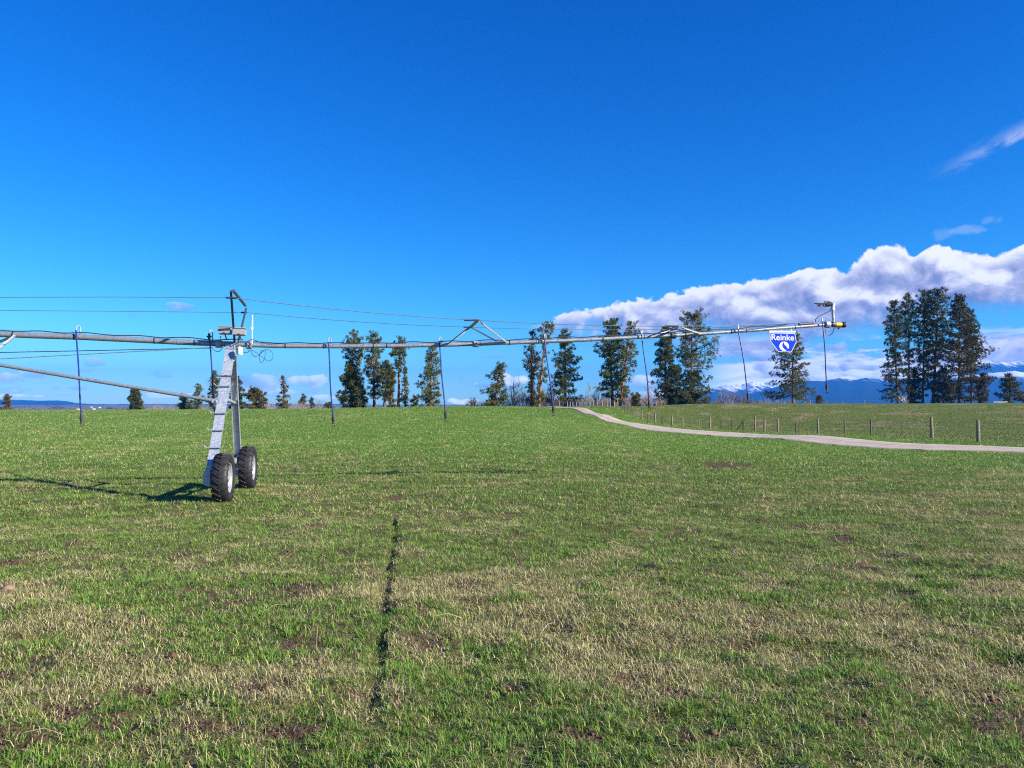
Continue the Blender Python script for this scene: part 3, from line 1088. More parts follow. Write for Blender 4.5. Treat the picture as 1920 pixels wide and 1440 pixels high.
def build_grass():
    VS, CS, FQ, FT = [], [], [], []
    off = 0
    for args in [  # y0, y1, tufts/m2, blades per tuft, straws/m2, height, width, segments, tuft spread
            (2.6, 5.2, 330, 14, 4000, 0.041, 0.0038, 2, 0.024),
            (5.2, 8.5, 270, 11, 2700, 0.043, 0.0048, 2, 0.028),
            (8.5, 14.0, 160, 8, 1300, 0.047, 0.0075, 1, 0.036),
            (14.0, 24.0, 76, 6, 460, 0.060, 0.013, 1, 0.05),
            (24.0, 42.0, 26, 5, 110, 0.066, 0.024, 1, 0.09),
            (42.0, 75.0, 8, 5, 30, 0.075, 0.036, 1, 0.16),
            (75.0, 118.0, 3.5, 5, 7, 0.11, 0.048, 1, 0.28)]:
        v, fl, c = grass_band(*args)
        VS.append(v); CS.append(c)
        for f in fl:
            (FQ if f.shape[1] == 4 else FT).append(f + off)
        off += len(v)
    o = np_mesh('pasture_grass', np.concatenate(VS), [np.concatenate(FQ), np.concatenate(FT)], M_GRASS, None, {'col': np.concatenate(CS)})
    tag(o, 'short green and straw-coloured pasture grass covering the field', 'grass', None, 'stuff')
    print('grass verts', off)


build_grass()


def build_clods():
    rng = np.random.default_rng(55)
    pts = []
    for (sx_, sy_, rx, ry, st_) in SOIL:
        if sy_ > 15:
            continue
        n = int(min(150, 20 + 260 * rx * ry))
        a = rng.normal(0, .62, (n, 2))
        pts.append(np.stack([sx_ + a[:, 0] * rx, sy_ + a[:, 1] * ry], 1))
    q = np.concatenate(pts)
    keep = rng.random(len(q)) < 0.35 + 0.65 * soil_mask(q[:, 0], q[:, 1])
    q = q[keep]
    z = height(q[:, 0], q[:, 1])
    n = len(q)
    base = np.array([(1, 0, 0), (-1, 0, 0), (0, 1, 0), (0, -1, 0), (0, 0, 1), (0, 0, -1)], float)
    r = rng.gamma(2.0, .0036, n) + .003
    V = base[None] * r[:, None, None] * rng.uniform(.55, 1.3, (n, 6, 1)) + rng.normal(0, .25, (n, 6, 3)) * r[:, None, None]
    V += np.stack([q[:, 0], q[:, 1], z + r * .35], 1)[:, None, :]
    tri = np.array([(0, 2, 4), (2, 1, 4), (1, 3, 4), (3, 0, 4), (2, 0, 5), (1, 2, 5), (3, 1, 5), (0, 3, 5)])
    f = (np.arange(n) * 6)[:, None, None] + tri[None]
    o = np_mesh('soil_crumbs', V.reshape(-1, 3), [f.reshape(-1, 3)], simple('crumbly_earth', (0.105, 0.066, 0.042), .95, 0, .5, 30, 0, .1), None, None, False)
    tag(o, 'crumbs of brown earth on the bare patches between the grass', 'soil', None, 'stuff')


build_clods()


# a few taller dry stalks standing or lying in the foreground
def build_stalks():
    rng = np.random.default_rng(77)
    b = MB()
    for k in range(60):
        y = 3.2 + 11 * rng.random() ** 1.6
        x = rng.uniform(-.66, .66) * y
        z = ground_z(x, y)
        a = rng.uniform(0, 2 * math.pi)
        if rng.random() < .45:
            h, ln = rng.uniform(.08, .18), rng.uniform(0, .06)
        else:
            h, ln = rng.uniform(.01, .04), rng.uniform(.10, .24)
        p0 = Vector((x, y, z)); p2 = p0 + Vector((math.cos(a) * ln, math.sin(a) * ln, h))
        p1 = p0.lerp(p2, .5) + Vector((0, 0, .03))
        b.tube([p0, p1, p2], [.0018, .0016, .001], 3)
    o = b.build('dry_stalks', simple('dry_stalk', (0.50, 0.43, 0.27), .7, 0, .3, 6))
    tag(o, 'thin bleached dry stalks scattered over the near grass', 'dry stalks', None, 'stuff')


build_stalks()

# ------------------------------------------------------------------ the irrigation machine
TH = math.radians(10.5)
E1 = Vector((math.cos(TH), math.sin(TH), 0))       # along the pipe, to the right
E2 = Vector((-math.sin(TH), math.cos(TH), 0))      # across it, away from the camera
UP = Vector((0, 0, 1))
YT, UT = 17.65, 437.0
_o = P(UT, 646, YT)
O = Vector((_o.x, _o.y, 0))


def line_Y(u, off=0.0):
    """distance of the point above the pipe's ground line (shifted by off across it) seen in photo column u"""
    d = ray(u, 700)
    k = d.x / d.y
    q = O + E2 * off
    s = (k * q.y - q.x) / (E1.x - k * E1.y)
    return q.y + s * E1.y


def L(u, v, off=0.0):
    return P(u, v, line_Y(u, off))


SPAN = [(-900, 596), (-700, 597), (-500, 602), (-300, 610), (-150, 617), (0, 626.5), (60, 629), (150, 632), (250, 637), (340, 641.5), (400, 644), (450, 646)]
OVER = [(450, 646), (520, 648.8), (640, 649.3), (750, 648.2), (835, 646.6), (893, 645), (1000, 641), (1100, 637), (1210, 631.5), (1260, 629), (1320, 625.5), (1400, 620), (1480, 614), (1520, 611), (1552, 608.3)]
pivot = root('irrigation_pivot', O, 'galvanized irrigation machine on two tractor tyres with a long overhanging pipe', 'irrigation machine')


def part(b, name, mat, smooth=False, parent=None):
    return b.build(name, mat, parent or pivot, smooth)


def rings(b, pts, every, r, wd):
    acc = 0.0
    for p, q in zip(pts[:-1], pts[1:]):
        seg = (q - p).length
        while acc < seg:
            c = p.lerp(q, acc / seg)
            t = (q - p).normalized()
            b.tube([c - t * wd / 2, c + t * wd / 2], r, 14)
            acc += every
        acc -= seg


sp = [L(u, v) for u, v in SPAN]
ov = [L(u, v) for u, v in OVER]
b = MB(); b.tube(sp, 0.064, 16); rings(b, sp, 2.05, 0.068, 0.03); part(b, 'span_pipe', M_GALV_PIPE, True)
orad = [0.052 - 0.010 * i / (len(ov) - 1) for i in range(len(ov))]
b = MB(); b.tube(ov, orad, 16); rings(b, ov, 1.4, 0.0555, 0.012); part(b, 'overhang_pipe', M_GALV_PIPE, True)


def flange(u, v, r, th=.05, mat=M_GALV, name='flange'):
    c = L(u, v)
    b = MB(); b.tube([c - E1 * th, c - E1 * th * .1], r, 18); b.tube([c + E1 * th * .1, c + E1 * th], r, 18)
    for k in range(8):
        a = k * math.pi / 4
        q = c + (E2 * math.cos(a) + UP * math.sin(a)) * r * .82
        b.tube([q - E1 * th * 1.5, q + E1 * th * 1.5], .010, 6)
    part(b, name, mat)


flange(410, 644.6, .095); flange(468, 647, .095); flange(892, 645, .080); flange(1262, 629, .085, .05, M_DARKSTEEL); flange(1551, 608.4, .095)

# black cable lying along the pipe, tied down at intervals
for ctl, rr in ((SPAN, .064), (OVER, .05)):
    us = np.linspace(ctl[0][0], ctl[-1][0] - (60 if ctl is OVER else 0), 110)
    vv = np.interp(us, [c[0] for c in ctl], [c[1] for c in ctl])
    pts = []
    rngc = np.random.default_rng(5)
    for i, (u, v) in enumerate(zip(us, vv)):
        wv = abs(math.sin(i * .42)) ** 2 * .03 * (0.4 + vnoise(np.array([i * .11]), np.array([0.]), 9)[0])
        pts.append(L(u, v) + UP * (rr + .012 + wv) - E2 * .02)
    b = MB(); b.tube(pts, .013, 6); part(b, 'power_cable', M_CABLE, True)
for u in (25, 140, 290, 365, 535, 607, 725, 700, 955, 1010, 1130, 1285, 1371):
    cc = SPAN if u < 450 else OVER
    c = L(u, float(np.interp(u, [q[0] for q in cc], [q[1] for q in cc])))
    r_ = .069 if u < 450 else .055
    b = MB()
    b.tube([c - E1 * .012, c + E1 * .012], r_, 14)
    part(b, 'cable_tie', M_BLACK)

# legs
NF, NT = P(395, 884, 16.40), P(432, 651, 17.50)
FF, FT = P(447, 868, 18.95), P(436, 650, 17.82)
b = MB(); b.channel(NF, NT, .20, .075, E1, .008, 1); part(b, 'leg', M_GALV)
b = MB(); b.channel(FF, FT, .165, .075, E1, .008, -1); part(b, 'leg', M_GALV)
# plates holding the legs to the pipe
b = MB()
b.beam(NT + UP * -.32 - E2 * .035, NT + UP * .06 - E2 * .0, .215, .010, E1); b.beam(FT + UP * -.30 + E2 * .03, FT + UP * .04, .18, .010, E1)
b.box(L(441, 657) , E1, E2, UP, .012, .34, .26)
part(b, 'saddle_plate', M_GALV)
# cross ties between the legs
b = MB()
tn = NT.lerp(NF, .245); tf = FT.lerp(FF, .255)
b.beam(tn - E1 * .19 , tn + E1 * .24, .03, .05, UP); b.beam(tn, tf, .05, .05, UP)
part(b, 'cross_tie', M_DARKSTEEL)
b = MB()
tn2 = NT.lerp(NF, .44); tf2 = FT.lerp(FF, .47)
b.tube([tn2 + E1 * .10, tf2], .035, 10); part(b, 'cross_tie', M_GALV)
# climbing steps with turned-up ends
for fr in (.325, .545, .68, .815):
    c = NT.lerp(NF, fr) - E2 * .055
    b = MB()
    w_ = .165
    b.beam(c - E1 * w_, c + E1 * w_, .012, .045, UP)
    b.beam(c - E1 * w_, c - E1 * (w_ + .045) + UP * .055, .010, .045, UP)
    b.beam(c + E1 * w_, c + E1 * (w_ + .035) + UP * .045, .010, .045, UP)
    part(b, 'step', M_GALV)
# base beam, gearboxes, drive shaft
WH = 0.53
wn = NF.copy(); wn.z = WH
wf = FF.copy(); wf.z = WH
b = MB(); b.beam(Vector((NF.x, NF.y, .72)), Vector((FF.x, FF.y, .72)), .12, .12, UP, .01); part(b, 'base_beam', M_GALV)
b = MB(); b.tube([wn + E1 * .10 + E2 * .25, wf + E1 * .10 - E2 * .25], .03, 8); part(b, 'drive_shaft', M_GEAR)
b = MB(); mid = (wn + wf) / 2; b.box(mid + UP * .04, E1, E2, UP, .24, .36, .26, .03); b.tube([mid + UP * .16, mid + UP * .36], .08, 12); part(b, 'drive_motor', M_GEAR)
for c in (wn, wf):
    b = MB(); b.box(c + E1 * .10, E1, E2, UP, .16, .30, .36, .04); b.tube([c + E1 * .05, c + E1 * .30], .075, 12); part(b, 'gearbox', M_GEAR)
# foot plates
for c, q in ((NF, -1), (FF, 1)):
    out = []
    for a in range(0, 181, 20):
        out.append((-.06 - .09 * math.sin(math.radians(a)), .18 * math.cos(math.radians(a)) - .13))
    out += [(.10, -.31), (.10, .05)]
    b = MB(); b.prism(out, c + E2 * (.05 * q), E1, UP, E2, -.006, .006)
    for k in (-.055, 0.005):
        b.beam(c + E2 * (.05 * q - .009) + E1 * (k - .03) + UP * -.17, c + E2 * (.05 * q - .009) + E1 * (k - .03) + UP * -.06, .03, .004, E1)
    for k in (-.10, .0, .07):
        b.tube([c + E2 * (.05 * q - .02) + E1 * k + UP * .03, c + E2 * (.05 * q + .02) + E1 * k + UP * .03], .012, 6)
    part(b, 'foot_plate', M_GALV)


# wheels: tractor tyres with angled lugs, white rims
def wheel(c, yaw):
    ax = Vector((math.cos(TH + yaw), math.sin(TH + yaw), 0))     # axle direction
    fw = Vector((-ax.y, ax.x, 0))
    R, W = 0.53, 0.30
    piv = root_part = bpy.data.objects.new('wheel', None)
    COL.objects.link(piv); piv.parent = pivot; piv.location = c - world_loc(pivot); piv.empty_display_size = .2
    prof = [(-.110, .308), (-.128, .322), (-.152, .38), (-.158, .44), (-.148, .475), (-.125, .497), (-.07, .505), (0, .508), (.07, .505), (.125, .497), (.148, .475), (.158, .44), (.152, .38), (.128, .322), (.110, .308)]
    n = 72
    vs, fs = [], []
    for k in range(n):
        a = 2 * math.pi * k / n
        rd = fw * math.cos(a) + UP * math.sin(a)
        for (x, r) in prof:
            vs.append(c + ax * x + rd * r)
    m_ = len(prof)
    for k in range(n):
        k2 = (k + 1) % n
        for j in range(m_ - 1):
            fs.append((k * m_ + j, k * m_ + j + 1, k2 * m_ + j + 1, k2 * m_ + j))
    b = MB(); b.poly(vs, fs)
    nl = 22
    for side in (-1, 1):
        for k in range(nl):
            a0 = 2 * math.pi * (k + (.5 if side > 0 else 0)) / nl
            sec = []
            for x, r, da in ((-.012, .503, .17), (.06, .500, .07), (.118, .493, -.02), (.148, .472, -.055), (.158, .435, -.07)):
                a = a0 + da
                top = .030 if x < .13 else (.024 if x < .15 else .008)
                half = .034
                ring = []
                for da2, rr in ((-half, r - .006), (-half * .72, r + top), (half * .72, r + top), (half, r - .006)):
                    aa = a + da2
                    rd = fw * math.cos(aa) + UP * math.sin(aa)
                    push = (.018 if (x > .14 and rr > r) else 0)
                    ring.append(c + ax * (side * (x + push)) + rd * (rr if x < .14 else rr - (0 if rr < r else .004)))
                sec.append(ring)
            vs = [q for ring in sec for q in ring]
            fs = []
            for i in range(len(sec) - 1):
                for j in range(3):
                    fs.append((i * 4 + j, i * 4 + j + 1, i * 4 + 5 + j, i * 4 + 4 + j))
            fs += [(0, 1, 2, 3), tuple((len(sec) - 1) * 4 + j for j in (3, 2, 1, 0))]
            b.poly(vs, fs)
    b.build('tyre', M_RUBBER, piv, True)
    b = MB()
    prof = [(.118, .318), (.130, .312), (.124, .298), (.110, .290), (.06, .284), (.045, .27), (.05, .20), (.07, .16), (.075, .0)]
    for sgn in (1, -1):
        vs, fs = [], []
        for k in range(48):
            a = 2 * math.pi * k / 48
            rd = fw * math.cos(a) + UP * math.sin(a)
            for (x, r) in prof:
                vs.append(c + ax * (sgn * x) + rd * r)
        m_ = len(prof)
        for k in range(48):
            k2 = (k + 1) % 48
            for j in range(m_ - 1):
                fs.append((k * m_ + j, k * m_ + j + 1, k2 * m_ + j + 1, k2 * m_ + j))
        b.poly(vs, fs)
    b.build('rim', M_RIM, piv, True)
    b = MB()
    b.tube([c + ax * .06, c + ax * .115], [.075, .065], 16)
    for k in range(8):
        a = k * math.pi / 4
        q = c + (fw * math.cos(a) + UP * math.sin(a)) * .11
        b.tube([q + ax * .06, q + ax * .095], .013, 6)
    b.build('hub', M_GREYBOX, piv)


wheel(P(419, 893, 16.30).xy.to_3d() + UP * (WH - .015), 0.0)
wheel(P(465, 878, 18.95).xy.to_3d() + UP * (WH - .015), 0.0)

# mast: two legs opening upwards, top bar, cable clamps
mn, mf = P(433, 545.5, 16.25), P(461.5, 577, 19.05)
pn, pf = L(440, 641), L(446, 642)
b = MB(); b.beam(pn + UP * -.02, mn, .045, .045, E1); part(b, 'mast_post', M_DARKSTEEL)
b = MB(); b.beam(pf + UP * -.02, mf + UP * -.02, .04, .04, E1); part(b, 'mast_post', M_DARKSTEEL)
b = MB(); b.beam(mn + E1 * .05 + UP * .01, mf + UP * .04 - E2 * .1, .05, .05, E1); part(b, 'mast_bar', M_DARKSTEEL)
b = MB(); b.tube([P(424, 558, 16.3), P(444, 559, 16.3)], .022, 8); part(b, 'cable_clamp', M_DARKSTEEL)
b = MB(); b.tube([P(452, 586, 19), P(463, 586, 19)], .022, 8); part(b, 'cable_clamp', M_DARKSTEEL)

# overhang trusses that spread the two stay cables
AP = []


def vee(un0, vn0, una, vna, un1, vn1, off, ufa, vfa, ufc, vfc):
    an = P(una, vna, line_Y(una, -off)); af = P(ufa, vfa, line_Y(ufa, off))
    p0, p1, p2 = L(un0, vn0), L(un1, vn1), L(ufc, vfc)
    AP.append((an, af))
    b = MB(); b.beam(p0, an, .055, .03, E2); part(b, 'truss_strut', M_GALV_PIPE)
    b = MB(); b.beam(an, p1, .045, .03, E2); part(b, 'truss_strut', M_GALV)
    b = MB(); b.beam(p0, af, .045, .03, E2); part(b, 'truss_strut', M_GALV_PIPE)
    b = MB(); b.beam(af, p2, .035, .03, E2); part(b, 'truss_strut', M_GALV_PIPE)
    b = MB(); b.beam(an, af, .05, .05, UP); part(b, 'truss_spreader', M_GALV_PIPE)
    b = MB(); b.tube([an - E1 * .32, an + E1 * .03], .024, 8); part(b, 'cable_clamp', M_DARKSTEEL)
    b = MB(); b.tube([af - E1 * .18, af + E1 * .06], .020, 8); part(b, 'cable_clamp', M_DARKSTEEL)


vee(838, 646.5, 896, 600.5, 952, 643.5, .85, 882.5, 613.5, 936, 642.5)
vee(1213, 632, 1270, 611.5, 1314, 626, .60, 1268, 617, 1300, 627)
ce = L(1502, 609.5) + UP * .06
b = MB()
b.tube([P(-900, 552, 14.8), P(-400, 554.5, 15.4), P(0, 557.5, line_Y(0, -1.4)), P(220, 556.8, line_Y(220, -1.4)), P(424, 558, 16.3)], .008, 6)
b.tube([P(-900, 575, 17.2), P(-400, 578, 17.9), P(0, 582, line_Y(0, 1.4)), P(220, 583.6, line_Y(220, 1.4)), P(452, 586, 19)], .008, 6)
part(b, 'stay_cable', M_WIRE)


def sag(p, q, s, n=8):
    return [p.lerp(q, i / n) - UP * (s * 4 * (i / n) * (1 - i / n)) for i in range(n + 1)]


b = MB()
b.tube(sag(P(444, 559, 16.3), AP[0][0], .05) + sag(AP[0][0], AP[1][0], .04)[1:] + sag(AP[1][0], ce, .02)[1:], .0085, 6)
part(b, 'stay_cable', M_WIRE)
b = MB()
b.tube(sag(P(463, 586, 19), AP[0][1], .05) + sag(AP[0][1], AP[1][1], .04)[1:] + sag(AP[1][1], ce, .02)[1:], .0075, 6)
part(b, 'stay_cable', M_WIRE)
b = MB(); b.tube([L(1498, 611.5) + UP * .045, L(1525, 609.5) + UP * .045], .045, 8); part(b, 'cable_anchor', M_DARKSTEEL)

# truss under the left span: struts and rods
for off, (u1, v1), (ua, va) in ((-.55, (-28, 674.5), (32, 622)), (.55, (-50, 662.0), (34, 622))):
    vtx = P(u1, v1, line_Y(u1, off))
    b = MB(); b.beam(L(ua, va + 4), vtx, .045, .045, E2); part(b, 'truss_strut', M_GALV)
    b = MB(); b.beam(L(-110, 620), vtx, .045, .045, E2); part(b, 'truss_strut', M_GALV)
    b = MB(); b.tube([L(398, 652) + E2 * off * .18, vtx], .010, 6); b.tube([vtx, P(-420, 700 if off < 0 else 690, line_Y(-420, off)), P(-900, 672, line_Y(-900, off))], .010, 6)
    part(b, 'truss_rod', M_WIRE)
b = MB(); b.beam(P(-28, 674.5, line_Y(-28, -.55)), P(-50, 662, line_Y(-50, .55)), .04, .04, UP); part(b, 'truss_spreader', M_GALV)
# long diagonal brace from the near leg up to the span
be0, be1 = P(398, 751, 16.85), L(-430, 607)
b = MB(); b.tube([be0, be0.lerp(be1, .5) - UP * .03, be1], .038, 12); part(b, 'diagonal_brace', M_GALV_PIPE, True)
b = MB(); b.beam(P(380, 748, 16.85), P(413, 753.5, 16.87), .085, .022, UP, .004); b.beam(P(405, 752.5, 16.83), P(432, 753, 17.6), .05, .02, UP); part(b, 'brace_bracket', M_GALV)

# control boxes, antenna, light, loose cable loops
for (u, v, Y, w_, h_) in ((422, 620.5, 17.35, .27, .155), (449.5, 623, 17.35, .25, .150)):
    c = P(u, v, Y)
    sh_ = UP * .02
    b = MB(); b.box(c, E1, E2, UP, w_, .26, h_, .02); b.box(c + UP * (h_ / 2 + .012), E1, E2, UP, w_ + .02, .28, .024, .008)
    bx = part(b, 'control_box', M_GREYBOX)
    b = MB(); b.box(c - E2 * .134 - UP * h_ * .36, E1, E2, UP, .04, .012, .03); b.build('latch', M_BLACK, bx)
    b = MB(); b.tube([c - UP * h_ / 2, c - UP * (h_ / 2 + .10) + E1 * .03, L(u + 6, 641) + UP * .05], .014, 6); b.build('conduit', M_CABLE, bx)
ab = P(472.5, 641, 17.6)
b = MB(); b.tube([ab - UP * .05, ab + UP * .34], .014, 8); b.tube([ab + UP * .30, ab + UP * .62], [.021, .017], 10); b.box(ab + UP * .31, E1, E2, UP, .05, .04, .05); an_ = part(b, 'antenna', M_WHITE)
c = P(449.5, 657, 17.35)
b = MB(); b.tube([c - UP * .095, c + UP * .055, c + UP * .085], [.062, .062, .03], 14); part(b, 'pressure_sensor', M_WHITE, True)


def loop(pts2, Y, r, name='loose_wire', mat=M_CABLE):
    p3 = [P(u, v, Y + .01 * i) for i, (u, v) in enumerate(pts2)]
    sm = []
    for i in range(len(p3) - 1):
        a0_, a1_, a2_, a3_ = p3[max(i - 1, 0)], p3[i], p3[i + 1], p3[min(i + 2, len(p3) - 1)]
        for j in range(6):
            t = j / 6
            sm.append(.5 * ((2 * a1_) + (a2_ - a0_) * t + (2 * a0_ - 5 * a1_ + 4 * a2_ - a3_) * t * t + (3 * a1_ - a0_ - 3 * a2_ + a3_) * t ** 3))
    sm.append(p3[-1])
    b = MB(); b.tube(sm, r, 6); part(b, name, mat, True)


loop([(470, 657), (476, 668), (484, 667), (492, 660), (497, 656), (497, 667), (493, 678), (488, 678), (486, 668), (490, 656)], 17.5, .006)
loop([(470, 656), (480, 661), (492, 670), (503, 677), (511, 672), (511, 662), (504, 656), (494, 657), (489, 663)], 17.45, .006)
loop([(463, 645), (466, 639), (475, 637), (488, 642), (505, 645), (530, 644)], 17.5, .008)
loop([(398, 651), (402, 657), (410, 659), (416, 654), (418, 648)], 17.4, .009)
loop([(455, 660), (463, 661), (469, 656)], 17.4, .008)
loop([(413, 630), (415, 638), (424, 645)], 17.3, .012)

# ------------------------------------------------------------------ sprinkler drops hanging from the pipe
DROPS = [  # pipe u, pipe top v, top v, end u, end v, what it hangs beside
    (149, 627, 611.5, 152, 797, 'blue hose drop hanging farthest left, crossing the sloping brace pipe'),
    (397, 640, 620, 403, 800, 'blue hose drop hanging close behind the speckled tower leg'),
    (619, 645, 634, 624, 797, 'blue hose drop in the open gap just left of the pine grove'),
    (826, 642, 633, 835, 789, 'blue hose drop at the foot of the larger pipe truss'),
    (1022, 634, 627, 1037, 777, 'blue hose drop ending just left of where the gravel road starts'),
    (1203, 627, 620, 1217, 767, 'blue hose drop beside the smaller pipe truss'),
    (1383, 617, 610, 1402, 753, 'blue hose drop in front of the snowy peaks, left of the shield sign'),
    (1540, 605, 596, 1550, 735, 'blue hose drop at the pipe end, under the big sprinkler gun'),
]
for i, (u0, vp, vt, u1, v1, lab) in enumerate(DROPS):
    Y = line_Y(u0)
    cc = SPAN if u0 < 450 else OVER
    base = L(u0 + 1.5, float(np.interp(u0, [q[0] for q in cc], [q[1] for q in cc])))
    pr = .066 if u0 < 450 else .052
    r_ = root('sprinkler_drop', base + UP * pr, lab, 'sprinkler', 'blue hose sprinklers hanging from the pipe')
    front = -E2
    topz = P(u0, vt, Y).z
    h = max(.10, topz - (base.z + pr))
    rad = .055
    pts = [base + UP * (pr - .01), base + UP * (pr + h - rad)]
    for k in range(1, 8):
        a = math.pi * k / 8
        pts.append(base + UP * (pr + h - rad + rad * math.sin(a)) + (front * .85 - E1 * .5).normalized() * (rad - rad * math.cos(a)))
    hs = base + (front * .85 - E1 * .5).normalized() * (2 * rad) + UP * (pr + h - rad)
    pts.append(hs - UP * .05)
    b = MB(); b.tube(pts, .016, 8); b.build('gooseneck', M_GALV, r_, True)
    end = P(u1, v1, Y - .12)
    st = hs - UP * .04
    # the hose hugs the front of the pipe before hanging free
    bulge = front * .02
    hp = []
    N = 16
    for k in range(N + 1):
        t = k / N
        q = st.lerp(end + UP * .20, t)
        q += E1 * (.014 * math.sin(t * math.pi * 1.2 + i)) * math.sin(t * math.pi) + bulge * math.sin(t * math.pi)
        hp.append(q)
    b = MB(); b.tube(hp, .0165, 8); b.build('hose', M_HOSE, r_, True)
    e = hp[-1]
    dn = (hp[-1] - hp[-2]).normalized()
    b = MB(); b.tube([e - dn * .03, e + dn * .015, e + dn * .02, e + dn * .12, e + dn * .125], [.022, .022, .036, .036, .022], 10); b.build('weight', M_BLACK, r_)
    b = MB()
    q = e + dn * .12
    b.tube([q, q + dn * .045], [.022, .026], 10)
    for k in (-1, 1):
        b.tube([q + dn * .03 + E1 * .03 * k, q + dn * .10 + E1 * .03 * k], .006, 5)
    b.tube([q + dn * .095, q + dn * .11], [.045, .035], 12)
    b.build('nozzle', M_BLACK, r_)
    if i == 1:
        b = MB(); b.tube([hs - UP * .02, hs - UP * .16], .028, 8); b.tube([hs - UP * .09 - E1 * .05, hs - UP * .09 + E1 * .05], .022, 8); b.build('valve', M_BLACK, r_)

# ------------------------------------------------------------------ end of the pipe: sprinkler gun and end cap
tip = L(1552, 608.3)
b = MB(); b.tube([tip, tip + E1 * .12], .055, 14); b.tube([tip + E1 * .12, tip + E1 * .22], .075, 14); part(b, 'end_valve', M_DARKSTEEL, True)
b = MB(); b.tube([tip + E1 * .22, tip + E1 * .40], .062, 14); part(b, 'end_cap', M_YELLOW, True)
b = MB(); b.tube([tip + E1 * .40, tip + E1 * .42, tip + E1 * .50, tip + E1 * .51], [.064, .078, .078, .04], 14); b.tube([tip + E1 * .30 - UP * .10, tip + E1 * .36 - UP * .06], .03, 8); part(b, 'end_plug', M_BLACK, True)
YE = tip.y
loop([(1547, 616), (1549, 625), (1555, 628.5), (1561, 624), (1564, 616), (1569, 614)], YE - .1, .010, 'drain_hose')
gb = tip + E1 * .17
gun = root('sprinkler_gun', gb, 'large sprinkler gun on a white riser above the pipe end', 'sprinkler gun')
b = MB(); b.tube([gb + UP * .02, P(1561.5, 583, YE)], .036, 12); b.build('riser', M_GALV, gun, True)
gt = P(1561, 581, YE)
b = MB(); b.tube([gt - UP * .02, gt + UP * .03], .065, 14); b.tube([gt + UP * .02, P(1562, 569, YE)], .052, 12); b.build('swivel', M_WHITE, gun, True)
ga = P(1560, 570, YE)
b = MB(); b.tube([ga, P(1552, 571.5, YE), P(1543, 570.5, YE)], [.05, .06, .045], 10); b.tube([P(1545, 570.5, YE), P(1527, 569, YE)], [.03, .014], 8); b.build('barrel', M_BLACK, gun, True)
b = MB(); b.tube([P(1551, 567.5, YE - .1), P(1536, 573, YE - .15), P(1532, 571, YE - .15)], .018, 6); b.tube([P(1556, 567, YE + .05), P(1546, 567, YE + .05)], .03, 8)
b.tube([P(1547, 567, YE), P(1545, 575, YE - .05), P(1553, 575, YE - .05)], .014, 6); b.tube([P(1538, 569, YE), P(1533, 575, YE), P(1540, 575.5, YE)], .012, 6); b.build('drive_arm', M_DARKSTEEL, gun)
loop2 = [P(1557, 583, YE), P(1546, 588, YE), P(1535, 593, YE), P(1529, 599, YE), P(1530, 606, YE - .05)]
b = MB(); b.tube(loop2, .010, 6); b.build('control_tube', M_CABLE, gun, True)

# ------------------------------------------------------------------ shield sign under the pipe
YS = line_Y(1467)
scn = P(1467.5, 641, YS)
fs_ = 0.87
pxm = YS / F


def sg(u, v): return ((u - 1467.5) * pxm / fs_, -(v - 641) * pxm)


sign = root('shield_sign', scn, 'blue and white shield-shaped sign hanging under the pipe', 'sign')
NRM = -E2
outer = [sg(*q) for q in ((1444.3, 624), (1489.5, 624), (1492, 641), (1483, 660), (1460, 660), (1445.5, 639.5))]
inner = [sg(*q) for q in ((1445.4, 625.2), (1488.7, 625.2), (1491.1, 640.7), (1482.4, 659.1), (1460.5, 659.1), (1446.5, 639.2))]
b = MB(); b.prism(outer, scn, E1, UP, NRM, -.006, .006); b.build('board', M_SIGNWHITE, sign)
b = MB(); b.prism(inner, scn, E1, UP, NRM, .0062, .009); b.build('blue_field', M_SIGNBLUE, sign)
b = MB(); b.prism([sg(*q) for q in ((1443.3, 620.5), (1490, 620), (1490, 623), (1443.3, 623.2))], scn, E1, UP, NRM, -.02, .02)
for u in (1450, 1466, 1483):
    p_ = scn + E1 * sg(u, 620)[0] + UP * sg(u, 620)[1]
    b.beam(p_, Vector((p_.x, p_.y, L(u, float(np.interp(u, [q[0] for q in OVER], [q[1] for q in OVER]))).z)), .02, .008, E1)
b.build('hanger', M_SIGNWHITE, sign)
cu = bpy.data.curves.new('lettering', 'FONT')
cu.body = 'Reinke'
cu.align_x = 'CENTER'; cu.align_y = 'CENTER'
cu.size = 1.0
cu.offset = 0.007
cu.extrude = 0.004
tmp = bpy.data.objects.new('lettering_curve', cu)
COL.objects.link(tmp)
bpy.context.view_layer.update()
me = bpy.data.meshes.new_from_object(tmp.evaluated_get(bpy.context.evaluated_depsgraph_get()))
bpy.data.objects.remove(tmp)
xs_ = [v.co.x for v in me.vertices]; ys_ = [v.co.y for v in me.vertices]
tw = 40.0 * pxm / fs_; thh = 11.2 * pxm
cx0, cy0 = (min(xs_) + max(xs_)) / 2, (min(ys_) + max(ys_)) / 2
kx, ky = tw / (max(xs_) - min(xs_)), thh / (max(ys_) - min(ys_))
ctr = scn + E1 * sg(1467.4, 632.6)[0] + UP * sg(1467.4, 632.6)[1] + NRM * .0105
for v in me.vertices:
    q = ctr + E1 * ((v.co.x - cx0) * kx) + UP * ((v.co.y - cy0) * ky) + NRM * (v.co.z * .3)
    v.co = q - scn
me.materials.clear(); me.materials.append(M_SIGNWHITE)
lt = bpy.data.objects.new('lettering', me)
COL.objects.link(lt); lt.parent = sign
b = MB()
cz, rr = (1469.7, 649.2), 8.7
b.prism([sg(cz[0] + rr * math.cos(a) * .98, cz[1] + rr * math.sin(a)) for a in np.linspace(0, 2 * math.pi, 32, endpoint=False)], scn, E1, UP, NRM, .0092, .0115)
b.build('emblem_disc', M_SIGNWHITE, sign)
b = MB()
